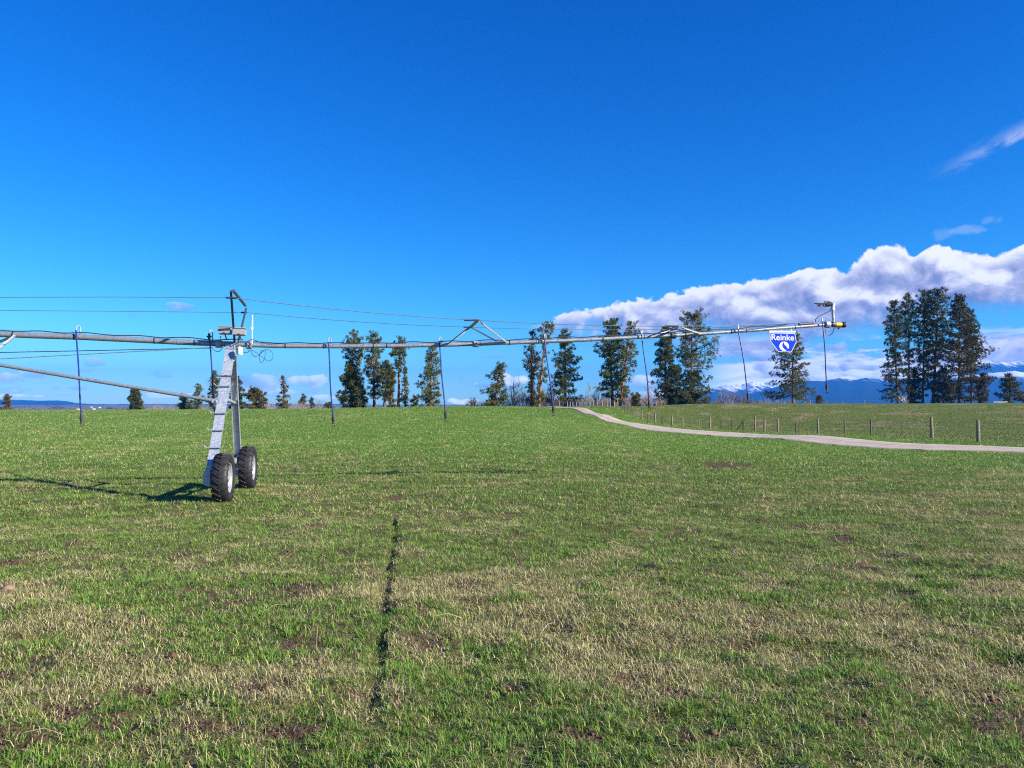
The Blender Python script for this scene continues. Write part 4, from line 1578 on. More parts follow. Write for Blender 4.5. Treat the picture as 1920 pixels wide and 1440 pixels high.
flame = [(-.16, .98), (-.30, .62), (-.38, .30), (-.36, -.02), (-.22, -.34), (.06, -.64), (.34, -.84), (.62, -.78), (.80, -.60), (.70, -.42), (.52, -.10), (.34, .10), (.16, .26), (.02, .46), (-.06, .70)]
b.prism([sg(cz[0] + rr * x, cz[1] - rr * y) for x, y in flame][::-1], scn, E1, UP, NRM, .0117, .0135)
b.build('emblem_leaf', M_SIGNBLUE, sign)

# ------------------------------------------------------------------ fences
def post_mesh(kind):
    b = MB()
    if kind == 'w':
        b.tube([(0, 0, -.12), (0, 0, .4), (.004, .003, .9), (0, 0, .97), (0, 0, 1.0)], [.075, .072, .066, .063, .05], 9)
    else:
        b.box((0, 0, .45), (1, 0, 0), (0, 1, 0), (0, 0, 1), .045, .010, 1.1)
        b.box((0, .022, .45), (1, 0, 0), (0, 1, 0), (0, 0, 1), .010, .034, 1.1)
    o = b.build('post', M_POSTWOOD if kind == 'w' else M_POSTSTEEL, None)
    me = o.data
    bpy.data.objects.remove(o)
    return me


PM = {'w': post_mesh('w'), 's': post_mesh('s')}
fp0 = P(1534, 812.8, post_Y(1534))
fence = root('roadside_fence', fp0, 'wire fence on wooden and steel posts following the gravel road', 'fence')
rngf = random.Random(4)


def add_post(parent, p, h, kind, fat=1.0):
    o = bpy.data.objects.new('post', PM[kind])
    COL.objects.link(o)
    o.parent = parent
    o.location = p - world_loc(parent)
    o.scale = (fat, fat, h)
    o.rotation_euler = (rngf.uniform(-.03, .03), rngf.uniform(-.03, .03), rngf.uniform(0, 3))
    return o


tops = []
for (u, t, bb, k) in POSTS:
    Y = post_Y(u)
    p = P(u, bb, Y)
    z = ground_z(p.x, p.y)
    top = P(u, t, Y).z
    p.z = z
    add_post(fence, p, max(.8, top - z), k, 1.35 if u > 1700 else (1.15 if k == 'w' else 1.9))
    tops.append((p, top - z))
p_r = P(1990, 838, 37.0); p_r.z = ground_z(p_r.x, p_r.y)
add_post(fence, p_r, 1.25, 'w', 1.3)
tops.insert(0, (p_r, 1.25))
for fr in (.22, .45, .68, .90):
    b = MB(); b.tube([p + UP * (min(1.2, h) * fr) for p, h in tops], .006, 4); b.build('wire', M_WIRE, fence)
for (ua, va, ub, vb) in ((1381, 808, 1393, 791), (1089, 763, 1083.5, 754)):
    b = MB(); b.tube([P(ua, va, post_Y(ua)), P(ub, vb, post_Y(ub))], .05, 6); b.build('brace', M_POSTWOOD, fence)

fu = [1262, 1300, 1347, 1396, 1421, 1435, 1477.5, 1519, 1550, 1580, 1621, 1660, 1702, 1745, 1790, 1808, 1850]
fp1 = P(1580, 759, 158)
fence2 = root('pasture_fence', fp1, 'thin post fence along the crest of the far pasture, before the blue mountains', 'fence')
tops = []
for u in fu:
    Y = float(np.interp(u, [c[0] for c in CREST], [c[2] for c in CREST])) * 1.01
    v = float(np.interp(u, [c[0] for c in CREST], [c[1] for c in CREST]))
    p = P(u, v, Y); p.z = ground_z(p.x, p.y)
    h = P(u, 751.3 + rngf.uniform(-1, 1), Y).z - p.z
    add_post(fence2, p, max(.9, h), 's' if rngf.random() < .6 else 'w', 1.3)
    tops.append((p, max(.9, h)))
for fr in (.3, .6, .92):
    b = MB(); b.tube([p + UP * (h * fr) for p, h in tops], .005, 4); b.build('wire', M_WIRE, fence2)

# ------------------------------------------------------------------ stones at the left edge
def clod(u, v, r, label, seed):
    k = None
    d = ray(u, v); s = (0.17 - EYE) / d.z
    x, y = d.x * s, d.y * s
    z = ground_z(x, y)
    rng = np.random.default_rng(seed)
    me = bpy.data.meshes.new('stone')
    import bmesh
    bm = bmesh.new()
    bmesh.ops.create_icosphere(bm, subdivisions=4, radius=1)
    for vt in bm.verts:
        c = np.array(vt.co)
        q = 1 + .35 * (fbm(np.array([c[0] * 1.3 + seed]), np.array([c[1] * 1.3 + c[2]]), seed, 4)[0] - .5) + .18 * (fbm(np.array([c[0] * 5 + c[2] * 3]), np.array([c[1] * 5 - c[2] * 2]), seed, 3)[0] - .5)
        vt.co = Vector((c[0] * 1.15 * q, c[1] * .95 * q, c[2] * .72 * q)) * r
    bm.to_mesh(me); bm.free()
    for p in me.polygons: p.use_smooth = True
    me.materials.append(M_STONE)
    o = bpy.data.objects.new('stone', me); COL.objects.link(o)
    o.location = (x, y, z + r * .35)
    tag(o, label, 'stone', 'stones in the grass')


clod(15, 1124, .055, 'larger brown stone lying in the grass at the edge of the picture', 3)
clod(16, 1138, .03, 'small tan stone just in front of the larger brown stone', 8)

# ------------------------------------------------------------------ trees
def needles(cent, dirs, size, rng, per, col, wfac=0.15):
    """radiating needle tufts: cent (n,3), dirs (n,3) outward, size (n,)"""
    n = len(cent)
    i = np.repeat(np.arange(n), per)
    m = len(i)
    d = rng.normal(0, 1, (m, 3))
    d /= np.linalg.norm(d, axis=1)[:, None]
    d = d * 0.85 + dirs[i] * 0.75 + np.array([0, 0, .18])
    d /= np.linalg.norm(d, axis=1)[:, None]
    s = size[i] * rng.uniform(.6, 1.2, m)
    c = cent[i] + rng.normal(0, .14, (m, 3)) * size[i][:, None]
    sd_ = np.cross(d, rng.normal(0, 1, (m, 3)))
    sd_ /= np.linalg.norm(sd_, axis=1)[:, None] + 1e-6
    w_ = (s * wfac * .8)[:, None]
    V = np.empty((m, 4, 3))
    V[:, 0] = c - sd_ * w_ * .35
    V[:, 1] = c + d * (s * .55)[:, None] - sd_ * w_ * 0.9
    V[:, 2] = c + d * s[:, None]
    V[:, 3] = c + d * (s * .55)[:, None] + sd_ * w_ * 0.9
    C = np.ones((m, 4, 4))
    C[:, :, :3] = (col[i] * rng.uniform(.75, 1.25, m)[:, None])[:, None, :]
    f = (np.arange(m) * 4)[:, None] + np.array([[0, 1, 2, 3]])
    return V.reshape(-1, 3), f, C.reshape(-1, 4)


PINE_C = np.array([(0.030, 0.046, 0.019), (0.046, 0.062, 0.024), (0.064, 0.076, 0.029), (0.080, 0.078, 0.034)]) * np.array([1.90, 1.74, 0.98])
FIR_C = np.array([(0.022, 0.036, 0.018), (0.034, 0.050, 0.021), (0.046, 0.062, 0.026), (0.058, 0.064, 0.030)]) * np.array([1.90, 1.74, 0.98])
OLIVE_C = np.array([(0.060, 0.062, 0.020), (0.090, 0.088, 0.026), (0.115, 0.105, 0.030), (0.075, 0.070, 0.028)]) * np.array([1.55, 1.45, 1.0])
RUST_C = np.array([(0.060, 0.058, 0.026), (0.085, 0.068, 0.036), (0.110, 0.080, 0.048), (0.050, 0.052, 0.024)]) * np.array([1.55, 1.45, 1.0])


def tree(name, u, vt, vb, Y, prof, label, dens=1.0, pal=PINE_C, seed=1, utop=None, bark=M_BARK, trunk=.24, droop=.12, gap=.16, tuft=.37, wh=.42, cat='tree', group='conifers beyond the crest of the field', side=0.0, per=15, thin=1.0):
    """prof: [(height fraction, half width in photo pixels)] of the crown; branches fill it in whorls"""
    rng = np.random.default_rng(seed)
    base = P(u, vb, Y)
    gz = ground_z(base.x, base.y)
    base.z = min(base.z, gz + .2) - .1 if abs(base.z - gz) < 4 else base.z - .1
    ut = u if utop is None else utop
    topp = P(ut, vt, Y)
    H = topp.z - base.z
    px = Y / F
    r_ = root(name, base, label, cat, group)
    lean = Vector((topp.x - base.x, topp.y - base.y, 0))
    bend = Vector((rng.normal(0, .12), rng.normal(0, .12), 0))

    def axis(t):
        return base + Vector((lean.x * t, lean.y * t, H * t)) + bend * math.sin(t * math.pi)
    b = MB()
    N = 9
    b.tube([axis(i / N * .97) for i in range(N + 1)], [trunk * (1.18 if i == 0 else 1) * (1 - .88 * i / N) + .018 for i in range(N + 1)], 8)
    ps = [p[0] for p in prof]; pw = [p[1] for p in prof]
    cent, dirs, size, cols = [], [], [], []
    z = prof[0][0] * H
    ztop = H
    shade_base = pal[rng.integers(len(pal))]
    while z < ztop - .1:
        t = z / H
        wl = float(np.interp(t, ps, pw)) * px
        nb = 3 + int(rng.random() * 3)
        a_off = rng.uniform(0, 6.28)
        for k in range(nb):
            if rng.random() < gap + (1 - thin) * .35:
                continue
            a = a_off + k * 2 * math.pi / nb + rng.normal(0, .3)
            ln = wl * (rng.uniform(.45, 1.25)) * (1 + side * math.cos(a))
            if ln < .12:
                ln = .12
            zj = z + rng.normal(0, wh * .35)
            p0 = axis(min(.99, max(0.01, zj / H)))
            slope = (.55 * t - droop * 2.2 * (1 - t)) + rng.normal(0, .10)
            hd = Vector((math.cos(a), math.sin(a), 0))
            p1 = p0 + hd * ln * .6 + UP * ln * .6 * slope
            p2 = p0 + hd * ln + UP * (ln * slope + .10 * ln)
            if ln > .5:
                b.tube([p0, p1, p2], [.012 + .016 * ln, .008 + .008 * ln, .008], 4, False)
            nt = max(2, int((3.0 + ln * 6.6) * dens * thin))
            bc = shade_base * .35 + pal[rng.integers(len(pal))] * .65
            for q in range(nt):
                s = 1 - (rng.random() ** 1.5) * (.74 if ln > 1 else .95)
                pp = p0.lerp(p1, s / .6) if s < .6 else p1.lerp(p2, (s - .6) / .4)
                spread = .25 * ln * (1.05 - s * .55) + .08
                off = np.array([rng.normal(0, spread * .55), rng.normal(0, spread * .55), rng.normal(0, .09 + .035 * ln)])
                cent.append(np.array(pp) + off)
                dirs.append((hd.x * .8 + off[0] * .5, hd.y * .8 + off[1] * .5, .35))
                size.append(tuft * rng.uniform(.7, 1.2) * (.75 if ln < .6 else 1))
                cols.append(bc)
        z += wh * rng.uniform(.75, 1.25) * (.7 + .3 * (1 - t))
    # leader
    for q in range(6):
        cent.append(np.array(axis(.985 - q * .006))); dirs.append((0, 0, 1)); size.append(tuft * .8); cols.append(shade_base)
    b.build('trunk', bark, r_, True)
    V, f, C = needles(np.array(cent), np.array(dirs, float), np.array(size), rng, per, np.array(cols))
    np_mesh('crown', V, [f], M_NEEDLE, r_, {'col': C}, origin=tuple(base))
    return r_


def cY(u, extra=0):
    return float(np.interp(u, [c[0] for c in CREST], [c[2] for c in CREST])) + extra


TALL = [(.30, 6), (.40, 13), (.62, 17), (.80, 14), (.93, 9), (1, 3)]
CONE = [(.04, 13), (.2, 14), (.45, 11), (.7, 7), (.9, 3.5), (1, 1)]


def sc(pr, k): return [(a, w_ * k) for a, w_ in pr]


G1 = 'conifers beyond the crest of the field'
tree('conifer_tree', 14, 740, 771, 215, [(.03, 11), (.3, 9), (.6, 6), (.85, 4), (1, 1)], 'small brownish conifer standing alone in front of the far hill', .9, RUST_C, 101, tuft=.5, wh=.5)
tree('conifer_tree', 252, 728, 771, 190, [(.03, 15), (.25, 14), (.5, 11), (.75, 8), (.92, 4), (1, 2)], 'dense conifer whose top touches the sloping brace pipe', 1.3, FIR_C, 102, tuft=.5, gap=.08)
tree('pine_tree', 347, 743, 769, 165, [(.03, 14), (.4, 13), (.75, 9), (1, 4)], 'low dark bushy pine just under the sloping brace pipe', 1.5, FIR_C, 103, gap=.05)
tree('pine_tree', 371, 720, 769, 175, [(.2, 8), (.45, 9), (.7, 7), (.9, 4), (1, 2)], 'slim pine between the dark bushy pine and the tower leg', .9, PINE_C, 104)
tree('pine_tree', 402, 697, 769, 160, [(.05, 9), (.25, 12), (.5, 9), (.75, 8), (.92, 4), (1, 2)], 'pine partly hidden behind the speckled tower leg', .9, PINE_C, 105)
tree('conifer_tree', 444, 706, 769, 155, [(.03, 14), (.3, 13), (.6, 10), (.85, 5), (1, 2)], 'dense narrow conifer showing on the right of the dark tower leg', 1.4, FIR_C, 106, gap=.05)
tree('juniper_tree', 480, 729, 769, 150, [(.02, 18), (.25, 20), (.55, 17), (.8, 11), (.95, 5), (1, 3)], 'round bushy juniper just right of the tower', 1.7, OLIVE_C * .75, 107, gap=.03, wh=.38)
tree('pine_tree', 529, 706, 769, 150, [(.04, 13), (.2, 14), (.45, 9), (.7, 6), (.88, 3), (1, 1)], 'pointed pine with thin reddish crown between the round juniper and the grove', .9, RUST_C, 108, gap=.22)
tree('pine_tree', 568, 740, 769, 230, [(.2, 7), (.5, 7), (.8, 5), (1, 2)], 'tiny distant pine, the larger of the two before the pine grove', .9, PINE_C, 109, tuft=.5, wh=.6)
tree('conifer_tree', 584, 746, 769, 240, [(.05, 6), (.5, 5), (1, 1)], 'tiny bluish distant conifer, the smaller of the two before the pine grove', 1.0, FIR_C, 110, tuft=.5, wh=.6)
tree('juniper_tree', 617, 755, 769, 165, [(.02, 10), (.5, 8), (1, 3)], 'low dark shrubby conifer just left of the pine grove', 1.5, FIR_C, 111, gap=.05, cat='bush')
# the grove left of the bigger truss
tree('pine_tree', 663, 624, 768, 132, [(.30, 10), (.42, 18), (.55, 15), (.66, 20), (.78, 18), (.92, 13), (1, 5)], 'tall pine rising out of the dense juniper at the left end of the grove', .8, PINE_C, 112, gap=.26)
tree('juniper_tree', 656, 690, 768, 128, [(.02, 25), (.25, 24), (.5, 20), (.75, 16), (.93, 9), (1, 5)], 'big dense juniper filling the left foot of the grove', 1.6, FIR_C * 1.15, 113, gap=.05, wh=.40, trunk=.2)
tree('juniper_tree', 676, 716, 768, 127, [(.02, 14), (.35, 13), (.7, 8), (1, 3)], 'smaller dark juniper on the right flank of the big juniper', 1.5, FIR_C, 213, gap=.05, wh=.40, trunk=.16)
tree('pine_tree', 702, 627, 767, 129, [(.16, 7), (.28, 13), (.45, 17), (.62, 14), (.72, 17), (.82, 8), (.93, 11), (1, 5)], 'tall pine with a bare pinkish lower trunk in the middle of the grove', .95, PINE_C, 114, bark=M_BARKRED, gap=.2)
tree('pine_tree', 720, 679, 767, 131, [(.22, 6), (.42, 11), (.65, 13), (.85, 10), (1, 4)], 'shorter leaning pine with a dark trunk in the grove', 1.2, FIR_C, 115, utop=725)
tree('pine_tree', 734, 692, 766, 127, [(.08, 8), (.35, 9), (.6, 10), (.85, 7), (1, 4)], 'yellow-green bushy pine in the grove', 1.5, OLIVE_C, 116, gap=.06, trunk=.18)
tree('pine_tree', 747, 632, 765, 124, [(.45, 4), (.55, 7), (.66, 12), (.76, 17), (.83, 11), (.93, 7), (1, 3)], 'slender pine with the longest bare trunk, at the right of the grove', .85, PINE_C, 117, utop=750, bark=M_BARKRED, gap=.24)
tree('conifer_tree', 760, 688, 765, 123, [(.08, 7), (.3, 7), (.6, 5), (.85, 3), (1, 1)], 'thin spire-shaped conifer at the right end of the grove', .9, PINE_C, 118, trunk=.14, tuft=.38)
tree('juniper_tree', 776, 745, 764, 122, [(.02, 7), (.5, 7), (1, 3)], 'small leaning bush at the right foot of the grove', 1.4, FIR_C, 119, utop=779, cat='bush', gap=.05, trunk=.1)
tree('pine_tree', 806, 648, 764, 118, [(.08, 22), (.28, 24), (.45, 20), (.6, 17), (.75, 12), (.9, 10), (1, 4)], 'shapely single pine below the left foot of the larger truss', .85, PINE_C, 120, utop=811, gap=.2, droop=.2)
# middle
tree('pine_tree', 928, 682, 764, 119, [(.05, 23), (.25, 22), (.5, 19), (.68, 13), (.85, 8), (1, 4)], 'single medium pine beside the grey thicket, under the right foot of the larger truss', 1.0, PINE_C, 121, utop=938, gap=.18, droop=.18)
tree('pine_tree', 999, 619, 765, 120, [(.06, 7), (.22, 10), (.42, 9), (.60, 15), (.75, 12), (.88, 7), (1, 4)], 'tall narrow pine, left of the pair crossed by a hose', .75, RUST_C * .8, 122, gap=.28)
tree('pine_tree', 1010, 606, 765, 119, [(.06, 8), (.22, 10), (.45, 8), (.62, 8), (.76, 5), (.84, 12), (.93, 12), (1, 6)], 'tall slightly leaning pine, right of the pair crossed by a hose', .8, PINE_C, 123, utop=1026, gap=.26, bark=M_BARKRED)
tree('pine_tree', 1060, 618, 764, 121, [(.08, 30), (.22, 33), (.40, 26), (.55, 25), (.72, 20), (.85, 11), (.95, 8), (1, 4)], 'broad dark pine at the head of the gravel road', .95, FIR_C * 1.1, 124, gap=.14, droop=.16)
tree('pine_tree', 1149, 599, 763, 119, [(.10, 21), (.25, 24), (.42, 22), (.62, 25), (.75, 17), (.88, 15), (1, 6)], 'dark straight-trunked pine, left of the pair above the road fence', 1.05, FIR_C * 1.15, 125, gap=.14)
tree('pine_tree', 1162, 602, 763, 118, [(.12, 18), (.25, 17), (.40, 14), (.60, 20), (.75, 15), (.85, 11), (.94, 9), (1, 3)], 'leaning pine with a reddish trunk, right of the pair above the road fence', .75, PINE_C, 126, utop=1183, bark=M_BARKRED, gap=.24, side=.2)
tree('juniper_tree', 1195, 738, 763, 117, [(.02, 10), (.45, 9), (.8, 6), (1, 3)], 'small green bush beside the reddish leaning trunk', 1.5, OLIVE_C * .8, 127, gap=.05, cat='bush', trunk=.1)
tree('conifer_tree', 1247, 612, 762, 137, [(.03, 24), (.2, 25), (.4, 22), (.6, 18), (.8, 12), (.93, 6), (1, 3)], 'dense pointed conifer touching the spreading pine below the smaller truss', 1.15, FIR_C, 128, gap=.10)
tree('pine_tree', 1296, 587, 762, 138, [(.32, 12), (.42, 28), (.52, 42), (.62, 34), (.72, 26), (.80, 20), (.88, 26), (.95, 18), (1, 7)], 'tall spreading pine with long right-hand limbs behind the smaller truss', .8, PINE_C, 129, gap=.30, side=.22)
tree('juniper_tree', 1300, 700, 762, 136, [(.02, 42), (.25, 38), (.5, 30), (.75, 18), (1, 6)], 'dark low skirt of conifer around the foot of the spreading pine', 1.3, FIR_C * .95, 130, gap=.05, trunk=.2, wh=.42)
tree('juniper_tree', 1268, 688, 762, 136, [(.02, 24), (.3, 22), (.6, 17), (.85, 9), (1, 4)], 'dark conifer filling the gap between the pointed conifer and the spreading pine', 1.3, FIR_C, 230, gap=.05, trunk=.2, wh=.42)
tree('pine_tree', 1487, 626, 760, 150, [(.14, 38), (.24, 44), (.34, 36), (.46, 24), (.58, 30), (.72, 26), (.84, 18), (.93, 10), (1, 4)], 'lone pine right behind the shield sign', .85, PINE_C, 131, gap=.22, droop=.22)
tree('juniper_tree', 1535, 743, 760, 160, [(.02, 11), (.5, 8), (1, 2)], 'small pointed brown-green bush right of the lone pine', 1.5, RUST_C, 132, gap=.05, cat='bush', trunk=.1)
# the group on the right
G2 = 'tall pines of the group on the right'
tree('pine_tree', 1684, 564, 760, 163, [(.07, 20), (.18, 26), (.36, 26), (.44, 15), (.58, 15), (.72, 22), (.82, 13), (.93, 9), (1, 3)], 'outermost dark pine on the snow-peak side of the tall group', .95, FIR_C, 133, utop=1677, gap=.18, droop=.2, group=G2, thin=.95)
tree('pine_tree', 1703, 551, 760, 164, [(.14, 6), (.3, 9), (.5, 11), (.68, 12), (.78, 17), (.90, 12), (1, 4)], 'slender pine, second in the tall group counting from the sign', .85, FIR_C * 1.1, 134, gap=.24, group=G2, thin=.95)
tree('pine_tree', 1730, 544, 760, 164, [(.10, 12), (.3, 17), (.5, 18), (.68, 17), (.82, 17), (.92, 12), (1, 4)], 'third pine of the tall group counting from the sign, with a pale lower trunk', .9, PINE_C * .9, 135, utop=1734, gap=.2, group=G2, thin=.95)
tree('pine_tree', 1749, 543, 760, 163, [(.12, 8), (.3, 13), (.5, 16), (.66, 20), (.82, 21), (.93, 14), (1, 5)], 'tallest pine, with the thickest bare trunk in the middle of the group', .95, PINE_C * .9, 136, utop=1759, trunk=.34, gap=.16, group=G2, thin=.95)
tree('pine_tree', 1799, 553, 760, 163, [(.05, 34), (.2, 42), (.38, 44), (.50, 38), (.66, 26), (.82, 18), (.93, 11), (1, 5)], 'broad olive pine with wide lower limbs in the tall group', 1.0, OLIVE_C * .62, 137, gap=.14, side=.12, trunk=.3, group=G2, thin=.95)
tree('pine_tree', 1822, 582, 760, 165, [(.35, 14), (.55, 18), (.75, 12), (.9, 8), (1, 3)], 'shorter pine at the outer side of the broad olive pine', .95, PINE_C * .85, 138, gap=.15, group=G2, thin=.95)
tree('conifer_tree', 1715, 690, 760, 166, [(.04, 12), (.5, 10), (.85, 5), (1, 2)], 'young dark conifer between the slender pine and the pale trunk', 1.2, FIR_C * .9, 139, gap=.1, trunk=.12)
tree('pine_tree', 1770, 690, 760, 162, [(.05, 16), (.4, 16), (.8, 9), (1, 3)], 'young olive pine at the foot of the tallest pine', 1.1, OLIVE_C * .6, 140, gap=.12, trunk=.12)
tree('pine_tree', 1843, 700, 760, 162, [(.05, 11), (.4, 13), (.8, 7), (1, 3)], 'young pine at the outer edge of the tall group', 1.0, OLIVE_C * .6, 141, gap=.15, trunk=.12)
tree('pine_tree', 1893, 702, 760, 170, [(.06, 21), (.3, 22), (.55, 17), (.8, 11), (1, 4)], 'smaller round-topped pine standing alone beyond the tall group', 1.15, PINE_C * .85, 142, gap=.12)
tree('juniper_tree', 1922, 746, 760, 170, [(.02, 14), (.5, 13), (1, 5)], 'low dark bush at the picture edge beside the round-topped pine', 1.4, RUST_C * .8, 143, gap=.05, cat='bush', trunk=.1)


# ------------------------------------------------------------------ leafless trees and thickets
def branchy(b, p, d, ln, r, depth, rng, n=3):
    mid = p + d * ln * .5 + Vector(rng.normal(0, .04 * ln, 3))
    q = p + d * ln + Vector(rng.normal(0, .05 * ln, 3))
    b.tube([p, mid, q], [r, r * .8, r * .55], n, False)
    if depth == 0:
        return
    for k in range(3 if depth > 1 else 4):
        t = rng.uniform(.35, 1)
        s = p.lerp(mid, t * 2) if t < .5 else mid.lerp(q, t * 2 - 1)
        nd = (d + Vector(rng.normal(0, .5, 3)) + UP * .15).normalized()
        branchy(b, s, nd, ln * rng.uniform(.45, .75), r * .55, depth - 1, rng, n)


def bare_tree(u, vt, vb, Y, label, seed, mat=M_TWIG, lean=0.0, stems=3):
    rng = np.random.default_rng(seed)
    base = P(u, vb, Y)
    base.z = min(base.z, ground_z(base.x, base.y)) - .1
    H = P(u, vt, Y).z - base.z
    r_ = root('bare_tree', base, label, 'bare tree', 'leafless trees')
    b = MB()
    for k in range(stems):
        d = Vector((lean + rng.normal(0, .16), rng.normal(0, .16), 1)).normalized()
        branchy(b, base + Vector(rng.normal(0, .12, 3)) * Vector((1, 1, 0)), d, H * .58, .05 + .004 * H, 3, rng, 4)
    b.build('trunk', mat, r_)


bare_tree(965, 712, 764, 122, 'rounded leafless tree rising from the grey thicket beside the medium pine', 301, stems=5)
bare_tree(1092, 716, 764, 118, 'leafless tree leaning outwards at the foot of the broad dark pine', 302, lean=.55, stems=2)
bare_tree(1116, 728, 764, 120, 'low spreading leafless tree behind the fence corner', 303, lean=.2, stems=4)
bare_tree(1034, 722, 764, 121, 'leafless tree between the hose pair of pines and the broad dark pine', 304, stems=3)
bare_tree(1356, 727, 761, 150, 'pale leafless tree just beyond the spreading pine', 305, stems=4)
bare_tree(1372, 731, 761, 150, 'leafless tree nearest to the snowy peaks', 306, lean=.1, stems=4)
bare_tree(1214, 725, 763, 122, 'leafless tree standing in the gap beside the green bush', 307, stems=4)
bare_tree(1695, 741, 760, 158, 'small white-barked leafless tree at the foot of the tall group', 308, M_PALETWIG, stems=4)
bare_tree(604, 748, 769, 170, 'small leafless tree left of the grove, beyond the crest', 309, stems=4)
bare_tree(888, 745, 764, 122, 'small grey leafless tree in front of the white cloud, left of the medium pine', 310, stems=5)


def thicket(name, label, spans, seed, mat):
    """leafless scrub that reads as one mass"""
    rng = np.random.default_rng(seed)
    b = MB()
    for (u0, u1, vtop, vb, Y, n) in spans:
        for k in range(n):
            u = rng.uniform(u0, u1)
            yy = Y + rng.uniform(-3, 5)
            base = P(u, vb, yy)
            base.z = min(base.z, ground_z(base.x, base.y)) - .05
            edge = math.sin(math.pi * (u - u0) / max(1, u1 - u0)) ** .4
            H = (P(u, vtop, yy).z - base.z) * rng.uniform(.5, 1.08) * (.55 + .45 * edge)
            for s in range(3):
                d = Vector((rng.normal(0, .16), rng.normal(0, .16), 1)).normalized()
                branchy(b, base + Vector((rng.normal(0, .3), rng.normal(0, .3), 0)), d, H * .62, .022, 2, rng, 3)
    o = b.build(name, mat, None)
    tag(o, label, 'thicket', None, 'stuff')


thicket('bare_thicket', 'grey-brown leafless scrub along the crest between the pines',
        [(872, 920, 745, 764, 122, 26), (946, 1046, 729, 764, 124, 95), (1034, 1130, 738, 764, 122, 60), (1120, 1245, 737, 763, 124, 90), (1336, 1420, 737, 761, 156, 50), (1400, 1500, 745, 761, 158, 40), (1500, 1530, 750, 760, 160, 8)], 401, M_TWIG)
thicket('far_thicket', 'pinkish leafless brush beyond the left crest',
        [(15, 60, 760, 771, 200, 14), (262, 345, 755, 771, 185, 40), (485, 520, 750, 770, 168, 26), (535, 572, 750, 770, 168, 26), (556, 640, 759, 770, 172, 40), (372, 400, 757, 770, 170, 12), (830, 870, 759, 764, 122, 8)], 402, simple('pink_twig_bark', (0.33, 0.24, 0.20), .85, 0, .3, 3))

# ------------------------------------------------------------------ the low plain: far trees and farmhouses
def plain_point(u, v):
    d = ray(u, v)
    k = (PLAIN - EYE) / d.z
    return Vector((d.x * k, d.y * k, PLAIN))


def far_trees():
    rng = np.random.default_rng(9)
    cent, dirs, size, cols = [], [], [], []
    for (u0, u1, v, hpx, n) in [(-200, 30, 766, 3, 60), (48, 76, 769.2, 1.5, 30), (96, 118, 766, 3.5, 26), (84, 112, 760.5, 1.6, 40), (138, 152, 760, 1.8, 14), (200, 210, 768, 4, 8), (20, 60, 764, 2, 30), (0, 160, 762, 1.2, 60), (60, 100, 767.5, 1.6, 16), (160, 400, 761, 1.2, 60), (215, 240, 768, 2, 12)]:
        for k in range(n):
            u = rng.uniform(u0, u1)
            p = plain_point(u, v + rng.normal(0, .3))
            s = hpx * p.y / F * rng.uniform(.6, 1.2)
            for q in range(10):
                cent.append((p.x + rng.normal(0, s * .3), p.y + rng.normal(0, s * .3), PLAIN + s * rng.uniform(.1, .8)))
                dirs.append((0, 0, .6)); size.append(s * .5); cols.append(RUST_C[rng.integers(4)] * rng.uniform(.6, 1.1))
    V, f, C = needles(np.array(cent), np.array(dirs), np.array(size), rng, 7, np.array(cols), .3)
    o = np_mesh('distant_trees', V, [f], M_NEEDLE, None, {'col': C})
    tag(o, 'distant scrub and tree lines on the low plain', 'trees', None, 'stuff')


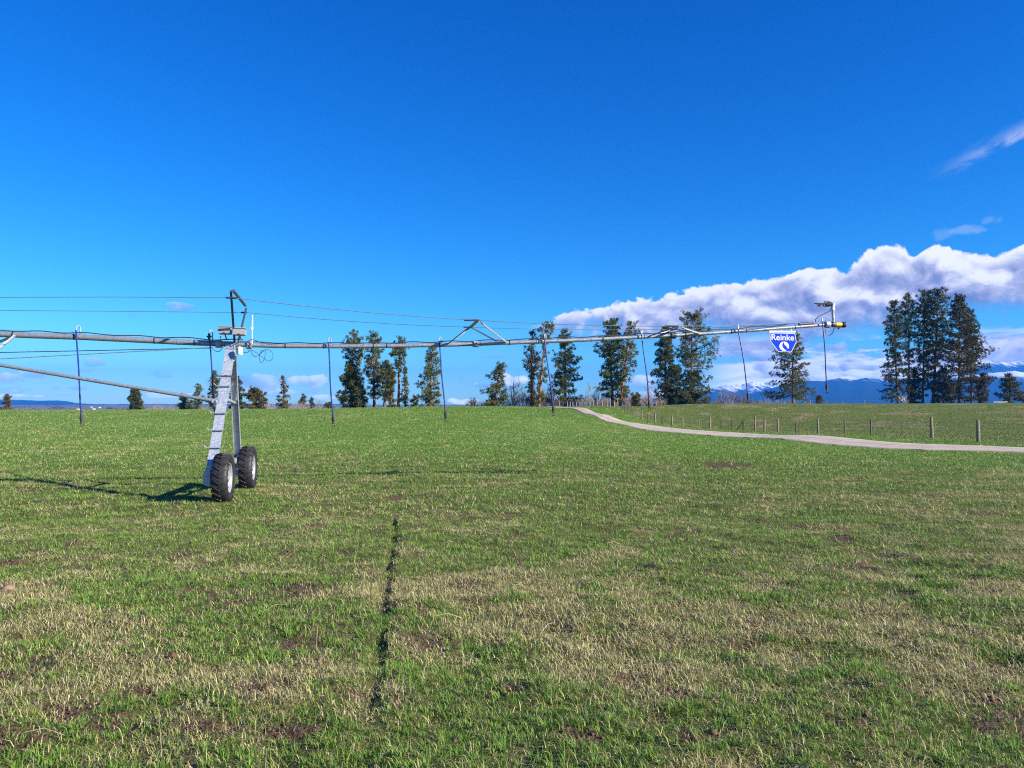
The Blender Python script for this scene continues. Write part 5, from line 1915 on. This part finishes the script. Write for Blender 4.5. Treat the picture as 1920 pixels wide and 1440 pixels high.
far_trees()
M_HOUSE = simple('white_siding', (0.80, 0.79, 0.77), .7, 0, .05, 1)
M_ROOF = simple('grey_roof', (0.55, 0.56, 0.60), .6, 0, .1, 1)
M_WIN = simple('dark_window', (0.03, 0.035, 0.04), .2, 0, .1, 1)
for (u, v, wpx, lab) in [(146.5, 769.5, 5, 'white farmhouse low on the plain just left of the hose end'), (176, 768.7, 4.5, 'white farmhouse right of the hose, nearer of the right-hand pair'), (187, 765.2, 3.5, 'small white shed, right of the farmhouse pair'),
                         (171.5, 764.3, 3, 'tiny white house farthest away on the plain'), (157.5, 770, 3, 'small white barn just right of the hose end')]:
    p = plain_point(u, v)
    w_ = wpx * p.y / F
    h = w_ * .42; dp = w_ * .6
    r_ = root('farmhouse', p, lab, 'house', 'white houses on the plain')
    b = MB(); b.box(p + UP * h / 2, (1, 0, 0), (0, 1, 0), UP, w_, dp, h); b.build('wall', M_HOUSE, r_)
    b = MB()
    o_ = w_ * .04
    x0, x1, y0, y1 = p.x - w_ / 2 - o_, p.x + w_ / 2 + o_, p.y - dp / 2 - o_, p.y + dp / 2 + o_
    zr, zt = p.z + h + .003 * w_, p.z + h * 1.6
    b.poly([(x0, y0, zr), (x1, y0, zr), (x1, y1, zr), (x0, y1, zr), (x0, p.y, zt), (x1, p.y, zt)], [(0, 1, 5, 4), (2, 3, 4, 5), (0, 4, 3), (1, 2, 5), (3, 2, 1, 0)])
    b.build('roof', M_ROOF, r_)
    for k in (-.28, .28):
        b = MB(); b.box((p.x + k * w_, p.y - dp / 2 - .03, p.z + h * .55), (1, 0, 0), (0, 1, 0), UP, w_ * .12, .05, h * .35); b.build('window', M_WIN, r_)

# white field gate at the far right
gp = P(1876, 758, 166); gp.z = ground_z(gp.x, gp.y)
gate = root('field_gate', gp, 'low white pipe gate on the crest beyond the tall pines', 'gate')
gw, gh = 2.9, max(.7, P(1876, 753.5, 166).z - gp.z)
b = MB()
for k in (-1, 1):
    b.tube([gp + Vector((k * gw / 2, 0, 0)), gp + Vector((k * gw / 2, 0, gh))], .04, 8)
b.build('gate_post', M_WHITE, gate)
b = MB()
for fz in (.3, .65, .98):
    b.tube([gp + Vector((-gw / 2, 0, gh * fz)), gp + Vector((gw / 2, 0, gh * fz))], .03, 6)
b.tube([gp + Vector((-gw / 2, 0, gh * .3)), gp + Vector((gw / 2, 0, gh * .98))], .025, 6)
b.build('rail', M_WHITE, gate)

# ------------------------------------------------------------------ haze over everything
hz = MB()
hz.box((0, 2400, 180), (1, 0, 0), (0, 1, 0), UP, 17000, 12000, 392 + 0)
mh, bh, ph = material('air')
for nd in list(mh.node_tree.nodes):
    if nd.type != 'OUTPUT_MATERIAL':
        mh.node_tree.nodes.remove(nd)
pvn = mh.node_tree.nodes.new('ShaderNodeVolumePrincipled')
pvn.inputs['Color'].default_value = (0.04, 0.30, 1.0, 1)
pvn.inputs['Density'].default_value = 1.25e-4
pvn.inputs['Anisotropy'].default_value = 0.0
mh.node_tree.links.new(pvn.outputs[0], [n for n in mh.node_tree.nodes if n.type == 'OUTPUT_MATERIAL'][0].inputs['Volume'])
ho = hz.build('haze', mh)
tag(ho, kind='stuff')
